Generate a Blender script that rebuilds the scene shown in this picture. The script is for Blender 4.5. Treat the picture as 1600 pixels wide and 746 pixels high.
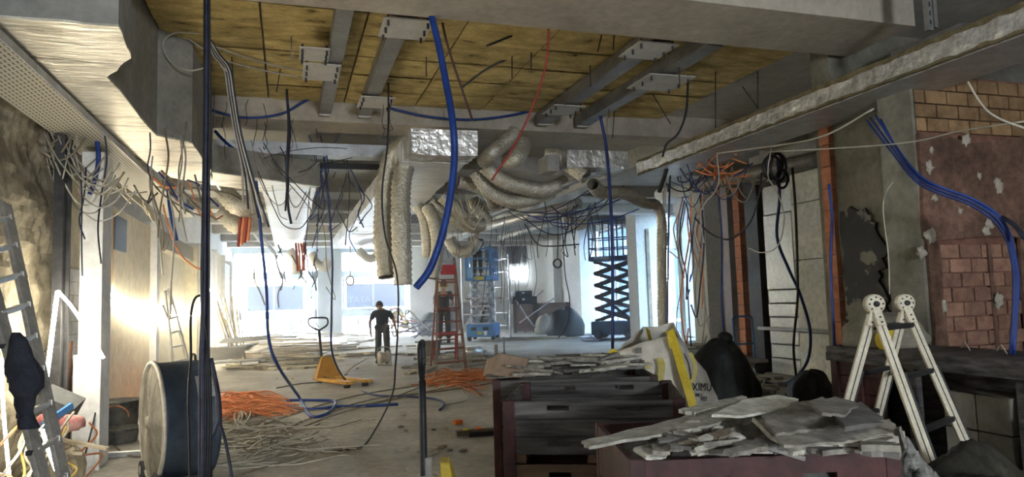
import bpy, math, random
from mathutils import Vector, Matrix, noise
RN = random.Random(7)
for o in list(bpy.data.objects): bpy.data.objects.remove(o)
SC = bpy.context.scene
COL = SC.collection

# ------------------------------------------------------------------ camera
FPX = 1100.0; CH = 1.55
ROLL = math.atan(0.03)
_a, _b = 450 - 800, 373 - 476
_a1 = _a*math.cos(ROLL) + _b*math.sin(ROLL); _b1 = -_a*math.sin(ROLL) + _b*math.cos(ROLL)
PITCH = math.atan(-_b1/FPX); YAW = math.atan(-_a1/FPX*math.cos(PITCH))
FW = Vector((math.sin(YAW)*math.cos(PITCH), math.cos(YAW)*math.cos(PITCH), math.sin(PITCH)))
RT = Vector((math.cos(YAW), -math.sin(YAW), 0))
UP = RT.cross(FW)
FH = Vector((math.sin(YAW), math.cos(YAW), 0))
CAM0 = Vector((0, 0, CH))
cd = bpy.data.cameras.new('camera'); cam = bpy.data.objects.new('camera', cd); COL.objects.link(cam)
cd.sensor_width = 36; cd.lens = 36*FPX/1600; cd.clip_end = 300; cd.clip_start = 0.05
_rc = RT*math.cos(ROLL) - UP*math.sin(ROLL); _uc = RT*math.sin(ROLL) + UP*math.cos(ROLL)
_m = Matrix((_rc, _uc, -FW)).transposed().to_4x4(); _m.translation = CAM0
cam.matrix_world = _m
SC.camera = cam

# ------------------------------------------------------------------ world, daylight, exposure
SC.view_settings.view_transform = 'Standard'; SC.view_settings.look = 'None'
SC.view_settings.gamma = 1; SC.view_settings.use_curve_mapping = False
SC.view_settings.exposure = 2.85
SC.cycles.use_denoising = True; SC.cycles.use_adaptive_sampling = True; SC.cycles.adaptive_threshold = .015
SC.cycles.max_bounces = 8; SC.cycles.diffuse_bounces = 5; SC.cycles.glossy_bounces = 4
SC.cycles.transmission_bounces = 6; SC.cycles.transparent_max_bounces = 12
SC.cycles.sample_clamp_indirect = 6
W = bpy.data.worlds.new('overcast_sky'); SC.world = W; W.use_nodes = True
_bg = W.node_tree.nodes['Background']
_bg.inputs[0].default_value = (0.89, 0.945, 1.0, 1); _bg.inputs[1].default_value = 26.0
def portal(loc, sx, sy, direction):            # guides sky light through a window opening; emits nothing itself
    d = bpy.data.lights.new('window_portal', 'AREA'); d.shape = 'RECTANGLE'; d.size = sx; d.size_y = sy
    d.cycles.is_portal = True
    o = bpy.data.objects.new('window_portal', d); COL.objects.link(o); o.location = loc
    o.rotation_euler = Vector(direction).to_track_quat('-Z', 'Y').to_euler()
portal((1.8, 35.3, 2.0), 8.2, 3.9, (0, -1, 0))
portal((12.3, 19.6, 2.1), 3.4, 4.0, (-1, 0, 0))
portal((12.3, 25.0, 2.1), 3.0, 4.0, (-1, 0, 0))
portal((1.6, -5.6, 2.2), 1.3, .8, (0, 1, 0))  # portal for the added opening behind the camera

# ------------------------------------------------------------------ pixel helpers (rays of the recovered camera, met with real planes)
def ray(px, py):
    a, b = px - 800, 373 - py
    return FW*FPX + RT*(a*math.cos(ROLL) + b*math.sin(ROLL)) + UP*(-a*math.sin(ROLL) + b*math.cos(ROLL))
def gz(px, py, z=0.0):
    d = ray(px, py); return CAM0 + d*((z - CH)/d.z)
def at(px, py, D):
    d = ray(px, py); return CAM0 + d*(D/d.dot(FH))
def aty(px, py, Y):
    d = ray(px, py); return CAM0 + d*(Y/d.y)
def atx(px, py, X):
    d = ray(px, py); return CAM0 + d*(X/d.x)
def pth(l): return [at(*q) for q in l]

# ------------------------------------------------------------------ materials
MATS = {}
def M(name, c1, c2=None, scale=4, rough=.8, metal=0, bump=0, bscale=None, stretch=(1, 1, 1), detail=6, ramp=(.35, .65), rnd=0, spec=.4, trans=0, alpha=1, third=None, fine=.22):
    if name in MATS: return MATS[name]
    m = bpy.data.materials.new(name); MATS[name] = m; m.use_nodes = True
    nt = m.node_tree; N = nt.nodes; L = nt.links; P = N['Principled BSDF']
    P.inputs['Roughness'].default_value = rough; P.inputs['Metallic'].default_value = metal
    P.inputs['Specular IOR Level'].default_value = spec
    P.inputs['Transmission Weight'].default_value = trans; P.inputs['Alpha'].default_value = alpha
    c1 = tuple(c1) + (1,); c2 = tuple(c2) + (1,) if c2 else c1
    tc = N.new('ShaderNodeTexCoord'); mp = N.new('ShaderNodeMapping'); mp.inputs['Scale'].default_value = stretch
    L.new(tc.outputs['Object'], mp.inputs['Vector'])
    no = N.new('ShaderNodeTexNoise'); no.inputs['Scale'].default_value = scale; no.inputs['Detail'].default_value = detail
    no.inputs['Roughness'].default_value = .6
    L.new(mp.outputs[0], no.inputs['Vector'])
    cr = N.new('ShaderNodeValToRGB'); cr.color_ramp.elements[0].position = ramp[0]; cr.color_ramp.elements[1].position = ramp[1]
    cr.color_ramp.elements[0].color = c1; cr.color_ramp.elements[1].color = c2
    if third: 
        e = cr.color_ramp.elements.new(third[0]); e.color = tuple(third[1]) + (1,)
    L.new(no.outputs['Fac'], cr.inputs[0])
    n3 = N.new('ShaderNodeTexNoise'); n3.inputs['Scale'].default_value = (bscale or scale*4)*1.7; n3.inputs['Detail'].default_value = 8; n3.inputs['Roughness'].default_value = .7
    L.new(mp.outputs[0], n3.inputs['Vector'])
    m3 = N.new('ShaderNodeMapRange'); m3.inputs['From Min'].default_value = .3; m3.inputs['From Max'].default_value = .7; m3.inputs['To Min'].default_value = 1-fine; m3.inputs['To Max'].default_value = 1+fine*.6
    L.new(n3.outputs['Fac'], m3.inputs['Value'])
    h3 = N.new('ShaderNodeHueSaturation'); L.new(m3.outputs[0], h3.inputs['Value']); L.new(cr.outputs[0], h3.inputs['Color'])
    out = h3.outputs[0]
    if rnd:
        oi = N.new('ShaderNodeObjectInfo'); hs = N.new('ShaderNodeHueSaturation'); mr = N.new('ShaderNodeMapRange')
        mr.inputs['To Min'].default_value = 1 - rnd; mr.inputs['To Max'].default_value = 1 + rnd
        L.new(oi.outputs['Random'], mr.inputs['Value']); L.new(mr.outputs[0], hs.inputs['Value']); L.new(out, hs.inputs['Color']); out = hs.outputs[0]
    L.new(out, P.inputs['Base Color'])
    if bump:
        n2 = N.new('ShaderNodeTexNoise'); n2.inputs['Scale'].default_value = bscale or scale*4; n2.inputs['Detail'].default_value = 5
        L.new(mp.outputs[0], n2.inputs['Vector'])
        bp = N.new('ShaderNodeBump'); bp.inputs['Strength'].default_value = bump; bp.inputs['Distance'].default_value = .02
        L.new(n2.outputs['Fac'], bp.inputs['Height']); L.new(bp.outputs[0], P.inputs['Normal'])
    return m
def emit(name, c, s):
    m = bpy.data.materials.new(name); m.use_nodes = True; nt = m.node_tree
    P = nt.nodes['Principled BSDF']; P.inputs['Base Color'].default_value = tuple(c) + (1,)
    P.inputs['Emission Color'].default_value = tuple(c) + (1,); P.inputs['Emission Strength'].default_value = s
    return m
floor_m = M('concrete_floor', (.36, .345, .305), (.57, .55, .505), .9, .85, bump=.35, bscale=6, detail=12, ramp=(.36, .62), fine=.30)
conc = M('rough_concrete', (.33, .32, .30), (.50, .48, .44), 1.6, .9, bump=.35, bscale=9)
beam_m = M('plastered_beam', (.40, .36, .30), (.55, .50, .42), 1.3, .9, bump=.3, bscale=6, detail=9)
slab_m = M('ceiling_concrete', (.42, .41, .38), (.55, .54, .50), 1.2, .9, bump=.2)
wool = M('mineral_wool', (.44, .33, .125), (.76, .60, .26), 7, .95, bump=.9, bscale=38, stretch=(.45, 1, 1), detail=9, rnd=.10, ramp=(.36, .62), third=(.30, (.13, .09, .035)), fine=.3)
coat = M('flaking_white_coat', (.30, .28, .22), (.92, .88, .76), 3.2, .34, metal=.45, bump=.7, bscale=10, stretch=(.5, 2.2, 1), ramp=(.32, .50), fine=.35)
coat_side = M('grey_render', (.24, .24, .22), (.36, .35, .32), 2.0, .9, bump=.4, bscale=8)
cream = M('cream_board', (.66, .60, .44), (.78, .72, .55), 1.1, .8, bump=.08)
whiteb = M('white_board', (.72, .73, .72), (.85, .85, .83), 1.3, .75, bump=.08)
greyplast = M('grey_plaster', (.16, .155, .12), (.30, .285, .235), 2.4, .95, bump=.6, bscale=8)
stone = M('rough_stone_render', (.15, .13, .09), (.42, .37, .27), 3.5, .95, bump=1.0, bscale=7, detail=9)
blackpaint = M('peeling_black_paint', (.010, .010, .011), (.20, .19, .155), 2.3, .6, bump=.5, bscale=9, ramp=(.54, .57), detail=9)
foil = M('foil_wrap', (.62, .63, .63), (.86, .87, .88), 5, .32, metal=.85, bump=.9, bscale=6, stretch=(.35, 3.0, 1))
foil_w = M('pale_foil_duct', (.40, .43, .48), (.92, .95, .98), 2.2, .33, metal=.5, bump=1.0, bscale=3, stretch=(.18, 4.0, 1), ramp=(.34, .42), fine=.3, detail=3)  # darker lines put the shade of the creases into the colour
crumple = M('crumpled_foil', (.52, .52, .51), (.92, .92, .91), 7, .28, metal=.65, bump=1.0, bscale=13)
galv = M('galvanised_steel', (.42, .44, .46), (.58, .60, .62), 6, .45, metal=.75, bump=.05)
galv_d = M('dull_galvanised_steel', (.26, .26, .26), (.38, .375, .36), 3, .55, metal=.6, bump=.05)
platem = M('grey_painted_plate', (.50, .49, .46), (.60, .59, .56), 5, .6)
steel_d = M('dark_steel', (.035, .037, .04), (.08, .08, .085), 4, .6, metal=.5)
flexm = M('silver_flex_duct', (.60, .56, .46), (.80, .77, .68), 9, .33, metal=.6, bump=1.0, bscale=34, fine=.35)
brickm = M('red_brick', (.19, .10, .07), (.32, .18, .125), 9, .9, bump=.35, bscale=30, rnd=.22)
brick_y = M('ochre_brick', (.19, .115, .055), (.32, .20, .10), 9, .9, bump=.35, bscale=30, rnd=.22)
mortar = M('mortar', (.15, .075, .05), (.24, .12, .085), 8, .95, bump=.5)
redplast = M('red_brown_plaster', (.07, .040, .028), (.225, .128, .09), 1.7, .95, bump=1.0, bscale=9, detail=10, fine=.5, ramp=(.36, .66))
dab = M('adhesive_dab', (.38, .35, .28), (.55, .50, .42), 20, .9, bump=.6)
terracotta = M('terracotta_brick', (.42, .16, .085), (.58, .25, .14), 12, .9, bump=.3, rnd=.15)
woodd = M('black_stained_wood', (.022, .020, .020), (.13, .122, .118), 5, .7, bump=.25, bscale=18, stretch=(.35, 1, 5), rnd=.2)
woodb = M('brown_wood', (.12, .07, .045), (.20, .125, .08), 5, .75, bump=.2, bscale=18, stretch=(.35, 1, 5), rnd=.15)
woodr = M('oxblood_paint', (.022, .007, .007), (.075, .023, .022), 5, .6, bump=.25, bscale=14, rnd=.2)
plank_m = M('old_plank', (.26, .215, .145), (.56, .50, .39), 5, .85, bump=.3, stretch=(.4, 2, 2), rnd=.5)
shard_m = M('plasterboard', (.17, .158, .135), (.33, .31, .265), 5, .95, bump=.6, bscale=12, rnd=.3, fine=.4)  # darkened to carry the weaker light on the right-hand boards
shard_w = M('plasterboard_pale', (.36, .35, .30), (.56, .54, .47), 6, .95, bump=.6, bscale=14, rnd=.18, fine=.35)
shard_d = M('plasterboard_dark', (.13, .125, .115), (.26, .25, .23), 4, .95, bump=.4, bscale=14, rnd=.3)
blue_c = M('blue_conduit', (.008, .034, .19), (.014, .06, .29), 6, .45)
blue_d = M('dark_blue_cable', (.012, .022, .10), (.025, .05, .20), 6, .5)
black_c = M('black_cable', (.010, .010, .013), (.028, .028, .034), 8, .5)
navy_c = M('navy_cable', (.012, .015, .035), (.04, .045, .085), 8, .5)
grey_c = M('grey_cable', (.33, .31, .27), (.48, .45, .40), 8, .6)
white_c = M('dusty_white_cable', (.42, .40, .33), (.60, .57, .48), 8, .6, rnd=.2)
brown_c = M('dusty_brown_cable', (.17, .14, .10), (.28, .24, .18), 8, .7, rnd=.2)
orange_c = M('orange_cable', (.62, .19, .06), (.78, .31, .13), 8, .55, rnd=.25)
red_c = M('red_cable', (.30, .035, .03), (.40, .05, .04), 8, .55)
blackp = M('black_plastic', (.010, .011, .013), (.022, .024, .027), 6, .55)
navyp = M('navy_drum', (.015, .028, .05), (.04, .06, .09), 4, .55, bump=.15)
grilleb = M('dusty_grille', (.16, .15, .125), (.30, .28, .235), 6, .7, metal=.2)
aluminium = M('aluminium', (.62, .62, .61), (.76, .76, .75), 8, .38, metal=.8)
alu_dusty = M('dusty_aluminium', (.28, .27, .25), (.42, .40, .37), 6, .6, metal=.35, bump=.1)
ladder_w = M('cream_ladder_rail', (.66, .60, .46), (.78, .73, .58), 8, .55)
yellowp = M('amber_pallet_truck', (.55, .27, .03), (.70, .38, .06), 6, .5)
yellow2 = M('dirty_yellow', (.42, .30, .02), (.55, .42, .05), 6, .55)
yellow3 = M('bright_yellow', (.60, .44, .02), (.75, .58, .05), 6, .6)
lift_b = M('lift_blue', (.03, .19, .50), (.06, .28, .62), 5, .5)
lift_d = M('deep_lift_blue', (.012, .055, .16), (.025, .09, .24), 5, .5)
redm = M('red_ladder_paint', (.24, .075, .05), (.36, .13, .09), 6, .6)
redbr = M('bright_red', (.45, .03, .04), (.55, .05, .06), 6, .6)
bucket_m = M('dusty_black_bucket', (.05, .05, .045), (.17, .16, .14), 5, .8, bump=.15)
bagw = M('white_woven_sack', (.70, .68, .61), (.82, .80, .73), 8, .8, bump=.35, bscale=5)
bagk = M('black_bin_bag', (.008, .009, .009), (.022, .024, .024), 5, .55, bump=.8, bscale=7, spec=.3)
clearp = M('dusty_clear_plastic', (.10, .10, .09), (.34, .34, .32), 4, .22, bump=1.0, bscale=8, stretch=(1, 1, 2.5), spec=.6)
blockp = M('grey_block', (.22, .20, .16), (.32, .30, .24), 4, .9, bump=.2)
skin_t = M('skin', (.50, .30, .22), (.56, .35, .26), 6, .6)
skin_d = M('tanned_skin', (.33, .19, .13), (.38, .23, .16), 6, .6)
hair_m = M('dark_hair', (.012, .010, .010), (.03, .026, .024), 30, .6, bump=.4)
shirt_n = M('navy_shirt', (.018, .025, .045), (.035, .045, .07), 8, .9, bump=.3, bscale=14)
shirt_g = M('charcoal_shirt', (.05, .055, .065), (.08, .085, .095), 8, .9, bump=.3, bscale=14)
trous = M('charcoal_trousers', (.045, .05, .06), (.085, .09, .10), 8, .9, bump=.3, bscale=14)
rubber = M('rubber', (.012, .012, .012), (.04, .04, .04), 6, .8)
film = bpy.data.materials.new('window_film'); film.use_nodes = True
_n = film.node_tree.nodes; _l = film.node_tree.links
_t = _n.new('ShaderNodeBsdfTranslucent'); _t.inputs[0].default_value = (.026, .032, .046, 1)
_d = _n.new('ShaderNodeBsdfDiffuse'); _d.inputs[0].default_value = (.22, .27, .38, 1)
_x = _n.new('ShaderNodeAddShader'); _l.new(_t.outputs[0], _x.inputs[0]); _l.new(_d.outputs[0], _x.inputs[1]); _l.new(_x.outputs[0], _n['Material Output'].inputs[0])
frame_m = M('pale_window_frame', (.52, .60, .66), (.60, .68, .74), 2, .6)
facade = M('pale_street_front', (.70, .74, .78), (.82, .84, .86), .4, .9)
pave = M('pavement', (.5, .5, .5), (.62, .62, .61), 1.5, .9)
lilac = M('lilac_wall_paint', (.42, .39, .43), (.52, .48, .52), 1.5, .9, bump=.2)
led = emit('led_strip_light', (1.0, .91, .72), 17.0)
glass = bpy.data.materials.new('window_glass'); glass.use_nodes = True
_n = glass.node_tree.nodes; _l = glass.node_tree.links
_t = _n.new('ShaderNodeBsdfTransparent'); _t.inputs[0].default_value = (.95, .98, 1, 1)
_g = _n.new('ShaderNodeBsdfGlossy'); _g.inputs['Roughness'].default_value = .02
_x = _n.new('ShaderNodeMixShader'); _x.inputs[0].default_value = .06
_l.new(_t.outputs[0], _x.inputs[1]); _l.new(_g.outputs[0], _x.inputs[2]); _l.new(_x.outputs[0], _n['Material Output'].inputs[0])
tinted = glass.copy(); tinted.name = 'tinted_window_glass'
[n for n in tinted.node_tree.nodes if n.type == 'BSDF_TRANSPARENT'][0].inputs[0].default_value = (.25, .30, .35, 1)  # tint added to cut the daylight from the side windows
# perforated tray: rows of slots punched in cream sheet
perf = bpy.data.materials.new('perforated_sheet'); perf.use_nodes = True
_n = perf.node_tree.nodes; _l = perf.node_tree.links
_tc = _n.new('ShaderNodeTexCoord'); _bk = _n.new('ShaderNodeTexBrick'); _mp = _n.new('ShaderNodeMapping')
_mp.inputs['Rotation'].default_value = (0, 0, math.pi/2)
_bk.inputs['Color1'].default_value = (.03, .03, .025, 1); _bk.inputs['Color2'].default_value = (.05, .05, .04, 1); _bk.inputs['Mortar'].default_value = (.52, .50, .42, 1)
_bk.inputs['Scale'].default_value = 1; _bk.inputs['Brick Width'].default_value = .075; _bk.inputs['Row Height'].default_value = .036; _bk.inputs['Mortar Size'].default_value = .013
_l.new(_tc.outputs['Object'], _mp.inputs[0]); _l.new(_mp.outputs[0], _bk.inputs['Vector']); _l.new(_bk.outputs['Color'], _n['Principled BSDF'].inputs['Base Color'])
_n['Principled BSDF'].inputs['Roughness'].default_value = .6

# ------------------------------------------------------------------ mesh helpers
class MB:
    def __init__(s): s.v = []; s.f = []; s.smooth = False
    def add(s, vs, fs):
        n = len(s.v); s.v += [Vector(q) for q in vs]; s.f += [tuple(i + n for i in q) for q in fs]; return s
    def box(s, x0, x1, y0, y1, z0, z1):
        return s.add([(x0, y0, z0), (x1, y0, z0), (x1, y1, z0), (x0, y1, z0), (x0, y0, z1), (x1, y0, z1), (x1, y1, z1), (x0, y1, z1)],
                     [(3, 2, 1, 0), (4, 5, 6, 7), (0, 1, 5, 4), (1, 2, 6, 5), (2, 3, 7, 6), (3, 0, 4, 7)])
    def bar(s, p0, p1, w, h=None, up=(0, 0, 1)):
        p0 = Vector(p0); p1 = Vector(p1); h = h or w; d = (p1 - p0).normalized(); u = Vector(up)
        if abs(d.dot(u)) > .98: u = Vector((1, 0, 0))
        r = d.cross(u).normalized()*w/2; u = r.cross(d).normalized()*h/2
        vs = [p + a*r + b*u for p in (p0, p1) for a, b in ((-1, -1), (1, -1), (1, 1), (-1, 1))]
        return s.add(vs, [(0, 3, 2, 1)[::-1], (4, 7, 6, 5)[::-1], (0, 1, 5, 4)[::-1], (1, 2, 6, 5)[::-1], (2, 3, 7, 6)[::-1], (3, 0, 4, 7)[::-1]])
    def prism(s, poly, z0, z1):
        n = len(poly)
        a = sum(poly[i][0]*poly[(i+1) % n][1] - poly[(i+1) % n][0]*poly[i][1] for i in range(n))
        if a < 0: poly = poly[::-1]
        vs = [(p[0], p[1], z0) for p in poly] + [(p[0], p[1], z1) for p in poly]
        return s.add(vs, [tuple(range(n))[::-1], tuple(range(n, 2*n))] + [(i, (i+1) % n, n + (i+1) % n, n + i) for i in range(n)])
    def tube(s, pts, r, n=6, caps=True, rfun=None):
        pts = [Vector(p) for p in pts]; s.smooth = True
        T = []
        for i in range(len(pts)):
            t = pts[min(i+1, len(pts)-1)] - pts[max(i-1, 0)]; T.append(t.normalized() if t.length > 1e-9 else Vector((0, 0, 1)))
        u = T[0].orthogonal().normalized(); vs = []
        for i, p in enumerate(pts):
            u = (u - T[i]*u.dot(T[i])); u = u.normalized() if u.length > 1e-6 else T[i].orthogonal().normalized()
            w = T[i].cross(u); rr = rfun(i/(len(pts)-1), i) if rfun else r
            vs += [p + (u*math.cos(2*math.pi*k/n) + w*math.sin(2*math.pi*k/n))*rr for k in range(n)]
        fs = [(i*n + k, i*n + (k+1) % n, (i+1)*n + (k+1) % n, (i+1)*n + k) for i in range(len(pts)-1) for k in range(n)]
        if caps: fs += [tuple(range(n))[::-1], tuple(range((len(pts)-1)*n, len(pts)*n))]
        return s.add(vs, fs)
    def lathe(s, prof, n=20, mat=None):
        s.smooth = True; vs = []
        for r, z in prof: vs += [(r*math.cos(2*math.pi*k/n), r*math.sin(2*math.pi*k/n), z) for k in range(n)]
        if mat is not None: vs = [mat @ Vector(q) for q in vs]
        return s.add(vs, [(i*n + k, i*n + (k+1) % n, (i+1)*n + (k+1) % n, (i+1)*n + k) for i in range(len(prof)-1) for k in range(n)])
    def ball(s, c, r, n=10, m=7, sq=(1, 1, 1), fn=None):
        s.smooth = True; c = Vector(c); vs = []
        for i in range(m+1):
            a = math.pi*i/m
            for k in range(n):
                b = 2*math.pi*k/n; q = Vector((math.sin(a)*math.cos(b)*sq[0], math.sin(a)*math.sin(b)*sq[1], -math.cos(a)*sq[2]))*r
                vs.append(c + (q*fn(q/r) if fn else q))
        return s.add(vs, [(i*n + k, i*n + (k+1) % n, (i+1)*n + (k+1) % n, (i+1)*n + k) for i in range(m) for k in range(n)])
    def xf(s, mat):
        s.v = [mat @ q for q in s.v]; return s
    def mesh(s, name):
        me = bpy.data.meshes.new(name); me.from_pydata([tuple(q) for q in s.v], [], s.f)
        if s.smooth:
            me.polygons.foreach_set('use_smooth', [True]*len(me.polygons))
        me.update(); return me
def tag(o, label=None, cat=None, group=None, kind=None):
    if label: o['label'] = label
    if cat: o['category'] = cat
    if group: o['group'] = group
    if kind: o['kind'] = kind
    return o
def mk(name, mb, mat, parent=None, label=None, cat=None, group=None, kind=None, bevel=0):
    if parent is None and kind != 'structure' and mb.v:
        xs = [q.x for q in mb.v]; ys = [q.y for q in mb.v]; zs = [q.z for q in mb.v]
        c = Vector(((min(xs)+max(xs))/2, (min(ys)+max(ys))/2, min(zs)))
        mb.v = [q - c for q in mb.v]
    else: c = None
    o = bpy.data.objects.new(name, mb.mesh(name)); COL.objects.link(o); o.data.materials.append(mat)
    if c is not None: o.location = c
    if parent is not None: o.parent = parent
    if bevel:
        b = o.modifiers.new('bevel', 'BEVEL'); b.width = bevel; b.segments = 2; b.limit_method = 'ANGLE'
    return tag(o, label, cat, group, kind)
def em(name, loc, rz=0, label=None, cat=None, group=None, kind=None):
    o = bpy.data.objects.new(name, None); COL.objects.link(o); o.location = loc; o.rotation_euler = (0, 0, rz); o.empty_display_size = .1
    return tag(o, label, cat, group, kind)
def dup(root, loc=None, rz=None, label=None):
    r = root.copy(); COL.objects.link(r)
    if loc is not None: r.location = loc
    if rz is not None: r.rotation_euler = (0, 0, rz)
    if label: r['label'] = label
    for ch in list(root.children):
        c = ch.copy(); COL.objects.link(c); c.parent = r
        for g in list(ch.children):
            d = g.copy(); COL.objects.link(d); d.parent = c
    return r
def spline(p, k=6):
    p = [Vector(q) for q in p]
    if len(p) < 3: return [p[0].lerp(p[-1], i/k) for i in range(k+1)]
    out = []; P = [p[0]*2 - p[1]] + p + [p[-1]*2 - p[-2]]
    for i in range(1, len(P)-2):
        a, b, c, d = P[i-1], P[i], P[i+1], P[i+2]
        for j in range(k):
            t = j/k
            out.append(.5*((2*b) + (c-a)*t + (2*a - 5*b + 4*c - d)*t*t + (3*b - a - 3*c + d)*t**3))
    out.append(p[-1]); return out
def even(pts, step):
    out = [pts[0]]; acc = 0
    for a, b in zip(pts, pts[1:]):
        L = (b-a).length
        while acc + L >= step and L > 1e-9:
            a = a.lerp(b, (step-acc)/L); L = (b-a).length; out.append(a); acc = 0
        acc += L
    return out + [pts[-1]]
def cable(pts, r, mat, label, group=None, name='cable', k=6, n=6, cat='cable'):
    return mk(name, MB().tube(spline(pts, k), r, n), mat, None, label, cat, group)
def jag(poly, amp, rnd, k=3):
    out = []
    for i in range(len(poly)):
        a = Vector(poly[i]); b = Vector(poly[(i+1) % len(poly)]); e = (b-a); nrm = Vector((-e.y, e.x)).normalized() if e.length else Vector((0, 0))
        for j in range(k):
            t = (j + (rnd.uniform(-.3, .3) if j else 0))/k; out.append(tuple(a + e*t + nrm*(rnd.uniform(-amp, amp) if j else 0)))
    return out
# ================================================================== THE SETTING
CZ = 4.45; BZ = 4.10
def struct(name, mb, mat, parent=None): return mk(name, mb, mat, parent, kind='structure' if parent is None else None)
fl = MB(); fl.box(-2.8, 12.8, -6.2, 35.7, -.2, 0); struct('floor', fl, floor_m)
_cel = em('ceiling', (0, 0, 0), kind='structure')
mk('concrete_slab', MB().box(-2.8, 12.8, -6.2, 35.7, CZ, CZ+.2), slab_m, _cel)
mk('near_beam', MB().box(-2.6, 5.9, 5.2, 6.1, BZ, CZ), beam_m, _cel)
mk('cross_beam', MB().box(-2.6, 12.2, 10.05, 10.72, BZ, CZ), beam_m, _cel)
for i, y in enumerate((13.6, 16.9, 20.2, 23.5, 26.8, 30.1, 33.2)):
    mk('far_beam', MB().box(-2.6, 12.2, y, y+.55, BZ+.05, CZ), slab_m, _cel)
mk('long_beam', MB().box(6.6, 7.1, 10.72, 35, BZ-.02, CZ), slab_m, _cel)
# mineral wool slabs between the two beams (each its own piece)
x = -1.25; ws = {}
for i in range(7):
    y = 6.12
    for j in range(6):
        g = MB(); w2 = 1.0; nx, ny = 5, 4; l2 = .645
        rr = random.Random(i*31+j)
        dz = rr.uniform(-.012, .012)
        for b in range(ny+1):
            for a in range(nx+1):
                edge = a in (0, nx) or b in (0, ny)
                g.v.append(Vector((x + .006 + (w2-.012)*a/nx, y + .006 + (l2-.012)*b/ny, CZ-.075 + dz + (.012 if edge else rr.uniform(-.009, .009)))))
        for b in range(ny):
            for a in range(nx):
                k = b*(nx+1)+a; g.f.append((k, k+nx+1, k+nx+2, k+1))
        g.box(x+.008, x+w2-.008, y+.008, y+l2-.008, CZ-.05, CZ-.001)
        mk('wool_slab', g, wool, _cel); y += .655
    x += 1.01
# white-coated bulkhead along the left, with its notch, and its crosswise leg
_bp = [gz(*q, 3.3) for q in ((-90, 25), (185, 38), (205, 88), (167, 118), (245, 210), (300, 222), (320, 252), (330, 266), (332, 289), (252, 273), (-90, -20))]
_bp = [(q.x, q.y) for q in _bp]; _bp[-1] = (-1.75, _bp[-1][1]); _bp[0] = (-1.75, _bp[1][1])
_bp[-1] = (-1.78, 5.2)
_bh = em('trim_1', (0, 0, 0), kind='structure')
_pl = jag(_bp, .012, random.Random(3), 5)
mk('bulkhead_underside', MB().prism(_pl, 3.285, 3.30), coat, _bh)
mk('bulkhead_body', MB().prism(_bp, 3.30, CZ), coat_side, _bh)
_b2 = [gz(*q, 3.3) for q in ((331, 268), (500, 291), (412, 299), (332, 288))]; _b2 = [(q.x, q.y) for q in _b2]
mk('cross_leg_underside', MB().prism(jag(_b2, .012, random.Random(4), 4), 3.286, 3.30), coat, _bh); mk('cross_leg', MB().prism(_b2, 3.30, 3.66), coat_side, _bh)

# ---- left wall
_wl = em('wall_left', (0, 0, 0), kind='structure')
mk('backing', MB().box(-2.9, -2.55, -6.2, 35.7, 0, CZ), whiteb, _wl)
def rough_sheet(x, y0, y1, z0, z1, amp, seed, ny=40, nz=50):
    g = MB(); g.smooth = False
    for b in range(nz+1):
        for a in range(ny+1):
            y = y0 + (y1-y0)*a/ny; z = z0 + (z1-z0)*b/nz
            n = noise.fractal(Vector((seed, y*2.2, z*2.2)), 1.0, 2.0, 5)
            g.v.append(Vector((x + n*amp, y, z)))
    for b in range(nz):
        for a in range(ny):
            k = b*(ny+1)+a; g.f.append((k, k+1, k+ny+2, k+ny+1))
    return g
mk('stone_render', rough_sheet(-2.18, 2.0, 8.2, 0, 3.6, .10, 3.3, 110, 60), stone, _wl)
mk('lower_red_render', rough_sheet(-2.02, 7.62, 8.0, 0, 1.25, .03, 9.1, 8, 24), redplast, _wl)
_pier0 = aty(122, 500, 7.95).x; _pier1 = aty(158, 500, 7.95).x
mk('pier', MB().box(_pier0, _pier1, 7.95, 8.35, 0, 3.15), whiteb, _wl, bevel=.01)
mk('pier_lower_board', MB().box(_pier0-.02, _pier1+.015, 7.90, 7.948, 0, 1.12), whiteb, _wl)
mk('steel_post', MB().box(-2.05, -1.97, 7.38, 7.42, 0, 3.19).box(-2.05, -1.97, 7.60, 7.64, 0, 3.19).box(-2.02, -2.0, 7.42, 7.60, 0, 3.19), steel_d, _wl)
# tiled stretch: white tiles, each a piece
tile_me = None
for r_ in range(13):
    for c_ in range(6):
        y0 = 8.4 + c_*.31 + (.15 if r_ % 2 else 0); z0 = .06 + r_*.152
        t = MB().box(-2.40, -2.365, y0+.004, y0+.302, z0+.004, z0+.146)
        mk('tile', t, whiteb, _wl)
mk('tile_bed', MB().box(-2.6, -2.385, 8.35, 10.6, 0, 3.3), M('tile_grout', (.52, .49, .40), (.60, .56, .46), 5, .9), _wl)
mk('upper_board', MB().box(-2.384, -2.355, 8.36, 10.5, 2.06, 3.05), cream, _wl)
mk('cream_panel', MB().box(-2.55, -2.33, 10.62, 13.85, 0, 3.0), cream, _wl)
_q0 = atx(175, 335, -2.34); _q1 = atx(193, 395, -2.34)
mk('dark_blue_hatch', MB().box(-2.353, -2.30, _q0.y, _q1.y, _q1.z, _q0.z), M('dark_blue_panel', (.02, .035, .06), (.03, .05, .085), 3, .6), _wl)
mk('timber_strip', MB().box(-2.353, -2.31, _q0.y-.09, _q0.y-.02, 1.9, _q0.z), M('raw_timber', (.45, .28, .13), (.55, .36, .18), 5, .8, stretch=(3, 3, .4)), _wl)
mk('white_post', MB().box(-2.5, -2.22, 13.86, 14.15, 0, 3.1), whiteb, _wl)
mk('alcove_board', MB().box(-2.56, -2.50, 14.2, 19.6, 0, 3.0), cream, _wl)
mk('alcove_end', MB().box(-2.56, -2.2, 19.55, 19.7, 0, 3.1), cream, _wl)
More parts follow.
